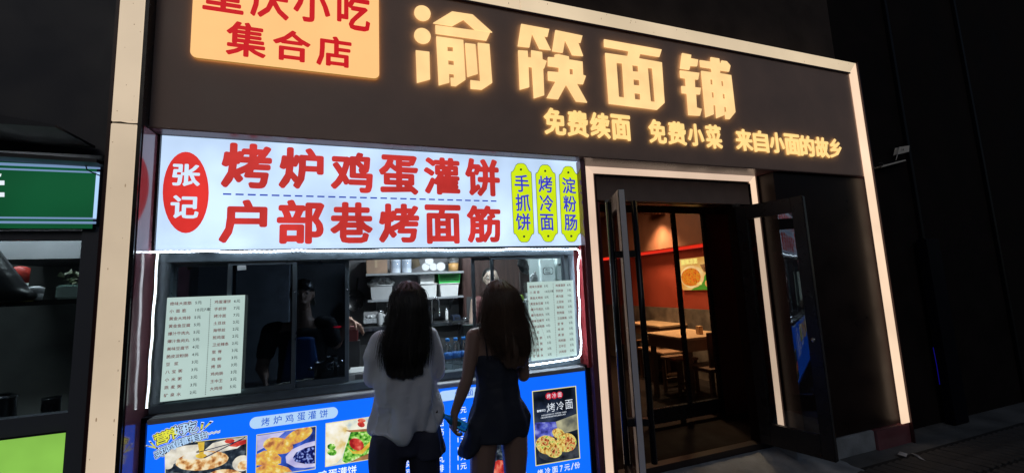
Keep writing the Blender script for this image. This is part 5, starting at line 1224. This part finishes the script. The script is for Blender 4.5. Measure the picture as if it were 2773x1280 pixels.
folds(tee, wloc(w1), .013, [(42, 10, 0, 1), (27, -14, 1.7, 1.3), (63, 22, .6, .6), (90, -30, 2.6, .3)])
SHO = mat('navy_shorts', (.035, .04, .075), .85, noise=.1, bump=.2, bscale=200)
so_ = [[(Vector((cx, YP, .93)), (.14, .10, .03)), (Vector((cx, YP, .86)), (.162, .112, .05)), (Vector((cx, YP, .80)), (.08, .11, .03))]]
for e in (-1, 1):
    so_ += [([(Vector((cx + .09, YP, .86)), (.09, .11, .06)), (Vector((cx + .102, YP, .79)), (.093, .11, .03)), (Vector((cx + .108, YP, .76)), (.092, .112, .012))] if e > 0 else [(Vector((cx - .09, YP, .86)), (.092, .11, .06)), (Vector((cx - .098, YP, .76)), (.09, .105, .035)), (Vector((cx - .10, YP, .64)), (.084, .10, .014))])]
tr_ = []
for e in (-1, 1):
    hip = Vector((cx + e * .082, YP, .84)); kn = Vector((cx + e * .095, YP + .01, .45)); an = Vector((cx + e * .10, YP - .01, .10))
    tr_ += [[(hip + Vector((0, 0, -.04)), (.084, .09, .05)), (hip + Vector((e * .005, 0, -.16)), (.080, .085, .07)), (kn, (.064, .066, .05)), (an, (.05, .052, .02))]]
blob('trousers', tr_, .0075, mat('dark_navy_leggings', (.022, .026, .05), .85), w1, 4)
sh_o = blob('shorts', so_, .0068, SHO, w1, 5, .012, .1); folds(sh_o, wloc(w1), .004, [(50, 5, 0, 1), (31, -9, 2, 1)])
# hair: volume + strands
def long_hair(parent, hc, profile, m, seed, n=420, wisp=1.0, y_back=-.035):
    """profile: list of (z, x left, x right, y centre, y radius) from crown to tips, world units"""
    ch = [[(hc + Vector((0, -.012, .03)), (.084, .098, .088)), (hc + Vector((0, -.02, -.02)), (.088, .09, .08))]]
    row = []
    for z, xa, xb, yc, yr in profile: row.append((Vector(((xa + xb) / 2, yc, z)), ((xb - xa) / 2, yr, .03)))
    ch.append(row)
    o = blob('hair', ch, .0068, m, parent, 6, .012, .06)
    me = o.data; pl_ = wloc(parent); me.update(); ns = [v.normal.copy() for v in me.vertices]
    for v, n_ in zip(me.vertices, ns):
        p = v.co + pl_; a = math.atan2(p.x - hc.x, -(p.y - hc.y))
        v.co += n_ * (.0034 * math.sin(a * 19 + 2.4 * math.sin(p.z * 6)) + .0024 * math.sin(a * 41 + 3 * math.sin(p.z * 7 + 1)))
    me.update()
    rnd = random.Random(seed); rt = []
    for k in range(n):
        u = rnd.uniform(-1, 1); u = math.copysign(abs(u) ** .7, u); pts = []; jx = rnd.gauss(0, .006) * wisp; ph = rnd.uniform(0, 6.3); fr_ = rnd.uniform(6, 12)
        cut = rnd.uniform(.75, 1.0); P_ = profile; L = max(3, int(len(P_) * cut))
        prof = [(hc.z + .10, hc.x - .03, hc.x + .03, hc.y - .02, .04), (hc.z + .06, hc.x - .078, hc.x + .078, hc.y - .02, .085)] + P_[:L]
        for i, (z, xa, xb, yc, yr) in enumerate(prof):
            x = (xa + xb) / 2 + u * (xb - xa) / 2 * 1.0; y = yc - yr * math.sqrt(max(0, 1 - min(1, abs(u)) ** 2)) * 1.02
            t = i / len(prof)
            pts.append(Vector((x + jx * t * 2 + .004 * wisp * math.sin(fr_ * z + ph), y - .002, z + (rnd.uniform(-.03, .01) if i == len(prof) - 1 else 0))))
        rt.append((pts, rnd.uniform(.0008, .0016)))
    strands('loose_strands', rt, m, parent)
    return o
def PR(py, xa, xb, y, yr): a = Q(xa, py); b = Q(xb, py); return ((a.z + b.z) / 2, a.x, b.x, YP + y, yr)
long_hair(w1, hc, [PR(800, 1060, 1150, -.01, .09), PR(840, 1056, 1154, -.025, .085), PR(880, 1046, 1158, -.045, .07), PR(915, 1034, 1158, -.065, .055), PR(945, 1030, 1156, -.09, .04), PR(975, 1034, 1150, -.105, .03), PR(1000, 1046, 1142, -.115, .018)], HAIRB, 3, 1100, 1.5)
# ---- customer in the dark dress
w2 = thing('person', (Q(1345, 1000).x, YP, 0), 'bare shouldered customer in a short dark dress with long brown hair, holding a bottle', 'person')
cx = Q(1345, 1000).x; hc2 = Vector((Q(1352, 800).x, YP + .02, Q(1352, 751).z - .125))
shL = Vector((Q(1284, 922).x, YP, 1.33)); elL = Vector((Q(1262, 1022).x, YP - .03, Q(1262, 1022).z)); wrL = Vector((Q(1228, 1112).x, YP - .03, Q(1228, 1112).z))
shR = Vector((Q(1412, 925).x, YP + .01, 1.33)); elR = Vector((Q(1421, 1022).x, YP + .02, Q(1421, 1022).z + .01)); wrR = Vector((cx + .10, YP + .25, 1.18))
chains = head_chains(hc2, face=Vector((-.1, .995, 0)).normalized())
cz = Vector((cx, YP, 0))
chains += [[(hc2 + Vector((0, -.02, -.07)), (.046, .048, .04)), (cz + Vector((0, 0, 1.385)), (.052, .052, .05)), (cz + Vector((0, 0, 1.33)), (.12, .075, .045)), (cz + Vector((0, 0, 1.2)), (.125, .082, .08)), (cz + Vector((0, 0, 1.06)), (.11, .075, .07)), (cz + Vector((0, 0, .92)), (.145, .098, .08)), (cz + Vector((0, 0, .84)), (.15, .105, .06))]]
chains += [[(cz + Vector((-.07, 0, 1.335)), .045), (shL, .045), (shL.lerp(elL, .5), .040), (elL, .034), (elL.lerp(wrL, .3), .035), (wrL, .024)], [(cz + Vector((.07, 0, 1.335)), .045), (shR, .045), (elR, .037), (wrR, .024)]]
hd = (Q(1206, 1152) - wrL).normalized()
chains += hand(wrL, (-.12, .1, -1), (.9, .15, 0), .62, .98) + hand(wrR, (-.5, .6, .5), (-1, 0, .2), .5, .92)
for e in (-1, 1):
    hip = cz + Vector((e * .08, 0, .84)); kn = cz + Vector((e * .10 - .02, .01, .45)); an = cz + Vector((e * .11 - .02, -.01, .08))
    chains += [[(hip, (.085, .09, .08)), (hip + Vector((e * .012 - .005, 0, -.16)), (.072, .078, .07)), (kn, (.05, .055, .05)), (kn + Vector((0, -.02, -.12)), (.048, .054, .05)), (an, (.033, .036, .03))],
               [(an + Vector((0, -.02, -.04)), (.03, .035, .03)), (an + Vector((e * .01, .12, -.055)), (.038, .05, .018))]]
blob('body', chains, .0058, SKIND, w2, 4)
face_parts(hc2, Vector((-.1, .995, 0)).normalized(), w2)
DRM = mat('dark_dress', (.02, .025, .045), .75, noise=.1, bump=.2, bscale=200)
dr = [[(cz + Vector((0, .0, 1.225)), (.132, .09, .015)), (cz + Vector((0, 0, 1.15)), (.132, .09, .05)), (cz + Vector((0, 0, 1.05)), (.125, .088, .05)), (cz + Vector((0, 0, .96)), (.15, .11, .05)), (cz + Vector((.0, 0, .88)), (.188, .125, .04)), (cz + Vector((-.012, 0, .79)), (.184, .13, .02))],
      [(Vector((Q(1296, 1150).x, YP, .87)), (.05, .10, .04)), (Vector((Q(1272, 1212).x, YP, Q(1272, 1205).z)), (.048, .10, .02)), (Vector((Q(1258, 1232).x, YP, Q(1258, 1232).z)), (.026, .09, .010))]]
d_o = blob('dress', dr, .0066, DRM, w2, 5, .016, .1); folds(d_o, wloc(w2), .005, [(45, 6, 0, 1), (29, -9, 2, 1)])
mb = MB()
for e in (-1, 1):
    mb.tube([cz + Vector((e * .075, -.088, 1.22)), cz + Vector((e * .08, -.084, 1.30)), cz + Vector((e * .085, -.05, 1.375)), cz + Vector((e * .085, .02, 1.38)), cz + Vector((e * .08, .08, 1.28))], .004, DRM, 6)
mb.build('strap', w2)
long_hair(w2, hc2, [PR(795, 1310, 1398, -.01, .09), PR(830, 1302, 1408, -.02, .085), PR(865, 1294, 1418, -.035, .07), PR(890, 1300, 1424, -.055, .055), PR(920, 1316, 1426, -.08, .04), PR(950, 1330, 1424, -.095, .03), PR(975, 1345, 1415, -.10, .018)], HAIRBR, 9, 1000, 2.2)
# bottle in her hand
bo = thing('drink_bottle', Q(1215, 1132, -.03), 'teal glass bottle held low in the right hand customer’s left hand', 'bottle')
a_ = Q(1180, 1112, -.03); b_ = Q(1262, 1158, -.005); dv = (b_ - a_); L = dv.length; 
MB().lathe(a_, [(.010, .022), (.0105, .05), (.014, .075), (.024, .10), (.026, .11), (.026, L - .004), (.022, L)], mat('teal_glass', (.04, .42, .45), .08, trans=.6, spec=.8), 20, axis=dv).build('glass_body', bo)
MB().lathe(a_, [(.0125, 0), (.0125, .021), (.009, .0215)], BLACKM, 14, axis=dv).build('cap', bo)

# ---- cook with blue apron behind the third pane
YK = 3.25
def K(px_, py_, y=0): return P(px_, py_, YK + y)
FD = Vector((.15, -.99, 0)).normalized()
w3 = thing('person', (K(822, 900).x, YK, 0), 'cook in black top and blue apron reaching sideways behind the dark pane', 'person')
cx = K(822, 900).x; c3 = Vector((cx, YK, 0)); hc3 = Vector((cx - .01, YK - .02, 1.60))
sa = Vector((K(733, 880).x, YK, 1.36)); sb = Vector((K(888, 858).x, YK, 1.38)); ea = Vector((K(715, 960).x, YK - .05, 1.13)); wa = Vector((K(735, 1020).x, YK - .2, 1.10)); eb = Vector((K(925, 893).x - .04, YK + .02, 1.24)); wb_ = K(946, 866, .06)
ch = head_chains(hc3, face=FD)
ch += [[(hc3 + Vector((0, .02, -.07)), (.05, .05, .04)), (c3 + Vector((0, 0, 1.42)), (.06, .06, .05)), (c3 + Vector((0, 0, 1.36)), (.14, .08, .05)), (c3 + Vector((0, 0, 1.15)), (.14, .1, .08)), (c3 + Vector((0, 0, .95)), (.14, .1, .08)), (c3 + Vector((0, 0, .85)), (.15, .1, .06))]]
ch += [[(c3 + Vector((-.08, 0, 1.37)), .05), (sa, .05), (ea, .04), (wa, .027)], [(c3 + Vector((.08, 0, 1.37)), .05), (sb, .05), (eb, .04), (wb_, .027)]]
ch += hand(wa, (.2, -.5, -.8), (.8, 0, -.2), .35) + hand(wb_, (.8, 0, -.6), (0, -.3, -1), .3)
for e in (-1, 1): ch += [[(c3 + Vector((e * .085, 0, .85)), .085), (c3 + Vector((e * .09, 0, .46)), .055), (c3 + Vector((e * .09, 0, .08)), .036)], [(c3 + Vector((e * .09, 0, .045)), (.035, .04, .035)), (c3 + Vector((e * .09, -.13, .03)), (.04, .05, .022))]]
blob('body', ch, .0075, SKIN, w3, 4); face_parts(hc3, FD, w3)
BT = mat('black_top', (.02, .02, .022), .8); AP = mat('blue_apron', (.02, .09, .32), .6, noise=.1)
blob('shirt', [[(c3 + Vector((0, .01, 1.385)), (.09, .075, .02)), (c3 + Vector((0, .0, 1.34)), (.155, .1, .04)), (c3 + Vector((0, 0, 1.1)), (.16, .115, .08)), (c3 + Vector((0, 0, .9)), (.17, .12, .04))], [(sa + Vector((.04, 0, .01)), .06), (sa, .062), (sa.lerp(ea, .6), .058)], [(sb - Vector((.04, 0, -.01)), .06), (sb, .062), (sb.lerp(eb, .8), .055)]], .0085, BT, w3, 6, .015, .1)
blob('apron', [[(c3 + Vector((.0, -.085, 1.30)), (.085, .035, .02)), (c3 + Vector((0, -.095, 1.15)), (.11, .035, .04)), (c3 + Vector((0, -.1, .9)), (.15, .04, .04)), (c3 + Vector((0, -.1, .55)), (.16, .04, .04))]], .0085, AP, w3, 5)
blob('trousers', [[(c3 + Vector((0, 0, .93)), (.15, .105, .03)), (c3 + Vector((0, 0, .85)), (.16, .115, .04))], [(c3 + Vector((-.085, 0, .85)), .098), (c3 + Vector((-.09, 0, .1)), .06)], [(c3 + Vector((.085, 0, .85)), .098), (c3 + Vector((.09, 0, .1)), .06)]], .01, BT, w3, 5)
blob('hair', [[(hc3 + Vector((0, .015, .045)), (.082, .09, .072)), (hc3 + Vector((0, .04, .0)), (.08, .065, .06))]], .008, HAIRB, w3, 5, .012, .04)
o = thing('red_box', (K(950, 900).x, YK + .1, 1.2), 'dark red box held under the cook’s outstretched hand', 'box')
a_ = K(941, 893, .1); b_ = K(969, 922, .1)
bx('body', a_.x, b_.x, YK + .1, YK + .2, b_.z, a_.z, mat('dark_red_box', (.16, .03, .03), .5), o, .004); bx('rim', a_.x - .004, b_.x + .004, YK + .096, YK + .204, a_.z + .001, a_.z + .022, mat('pink_rim', (.3, .12, .11), .5), o)
bx('stand', (a_.x + b_.x) / 2 - .05, (a_.x + b_.x) / 2 + .05, YK + .11, YK + .19, zc1 - .0 + .001, b_.z - .001, KD, o)
mb = MB(); mb.px([(902, 884), (921, 881), (925, 884), (918, 887), (904, 886)][::-1], YK - .1, emit('red_indicator', (255, 30, 60), 1.3)); tag(mb.build('indicator_lamp'), 'small red indicator light by the cook’s arm', 'light')
mb = MB(); mb.prism([K(838, 815, -.12), K(852, 808, -.12), K(856, 822, -.12), K(848, 830, -.12)], (0, .01, 0), mat('cream_cloth', (.5, .45, .33), .7)); tag(mb.build('paper_mask'), 'cream coloured cloth near the cook’s chin', 'cloth')
# ---- man with glasses at the back
YM = 3.95
FM = Vector((-.28, -.96, 0)).normalized()
hc4 = P(1329, 752, YM); hc4.z -= .01
w4 = thing('person', (hc4.x, YM, 0), 'man with glasses looking out from the back of the kitchen', 'person')
c4 = Vector((hc4.x + .01, YM + .02, 0)); zo_ = hc4.z - 1.60
ch = head_chains(hc4, face=FM)
ch += [[(hc4 + Vector((0, .02, -.07)), (.05, .05, .04)), (c4 + Vector((0, 0, 1.42 + zo_)), (.06, .06, .05)), (c4 + Vector((0, 0, 1.36 + zo_)), (.14, .08, .05)), (c4 + Vector((0, 0, 1.1)), (.14, .1, .08)), (c4 + Vector((0, 0, .88)), (.15, .1, .06))]]
for e in (-1, 1):
    s1 = c4 + Vector((e * .17, 0, 1.38 + zo_)); e1 = c4 + Vector((e * .22, -.02, 1.1 + zo_)); w1_ = c4 + Vector((e * .12, -.2, 1.1)); ch += [[(c4 + Vector((e * .08, 0, 1.38 + zo_)), .05), (s1, .05), (e1, .04), (w1_, .027)]] + hand(w1_, (-e * .4, -.7, -.2), (-e, 0, 0), .4)
    ch += [[(c4 + Vector((e * .085, 0, .88)), .085), (c4 + Vector((e * .09, 0, .48)), .055), (c4 + Vector((e * .09, 0, .08)), .036)], [(c4 + Vector((e * .09, 0, .045)), (.035, .04, .035)), (c4 + Vector((e * .09, -.13, .03)), (.04, .05, .022))]]
blob('body', ch, .0075, mat('skin_pale', (.36, .26, .21), .5), w4, 4); face_parts(hc4, FM, w4, True)
RS = mat('dark_red_shirt', (.10, .03, .03), .8)
blob('shirt', [[(c4 + Vector((0, .01, 1.39 + zo_)), (.09, .075, .02)), (c4 + Vector((0, 0, 1.33 + zo_)), (.155, .1, .04)), (c4 + Vector((0, 0, .9)), (.17, .12, .04))], [(c4 + Vector((-.14, 0, 1.38 + zo_)), .06), (c4 + Vector((-.2, 0, 1.2)), .055)], [(c4 + Vector((.14, 0, 1.38 + zo_)), .06), (c4 + Vector((.2, 0, 1.2)), .055)]], .009, RS, w4, 6, .015, .1)
blob('trousers', [[(c4 + Vector((0, 0, .95)), (.15, .105, .03)), (c4 + Vector((0, 0, .87)), (.16, .115, .04))], [(c4 + Vector((-.085, 0, .87)), .098), (c4 + Vector((-.09, 0, .1)), .06)], [(c4 + Vector((.085, 0, .87)), .098), (c4 + Vector((.09, 0, .1)), .06)]], .01, BT, w4, 5)
blob('hair', [[(hc4 + Vector((0, .03, .055)), (.078, .082, .062)), (hc4 + Vector((0, .05, .0)), (.079, .055, .06))]], .008, HAIRB, w4, 5, .01, .04)
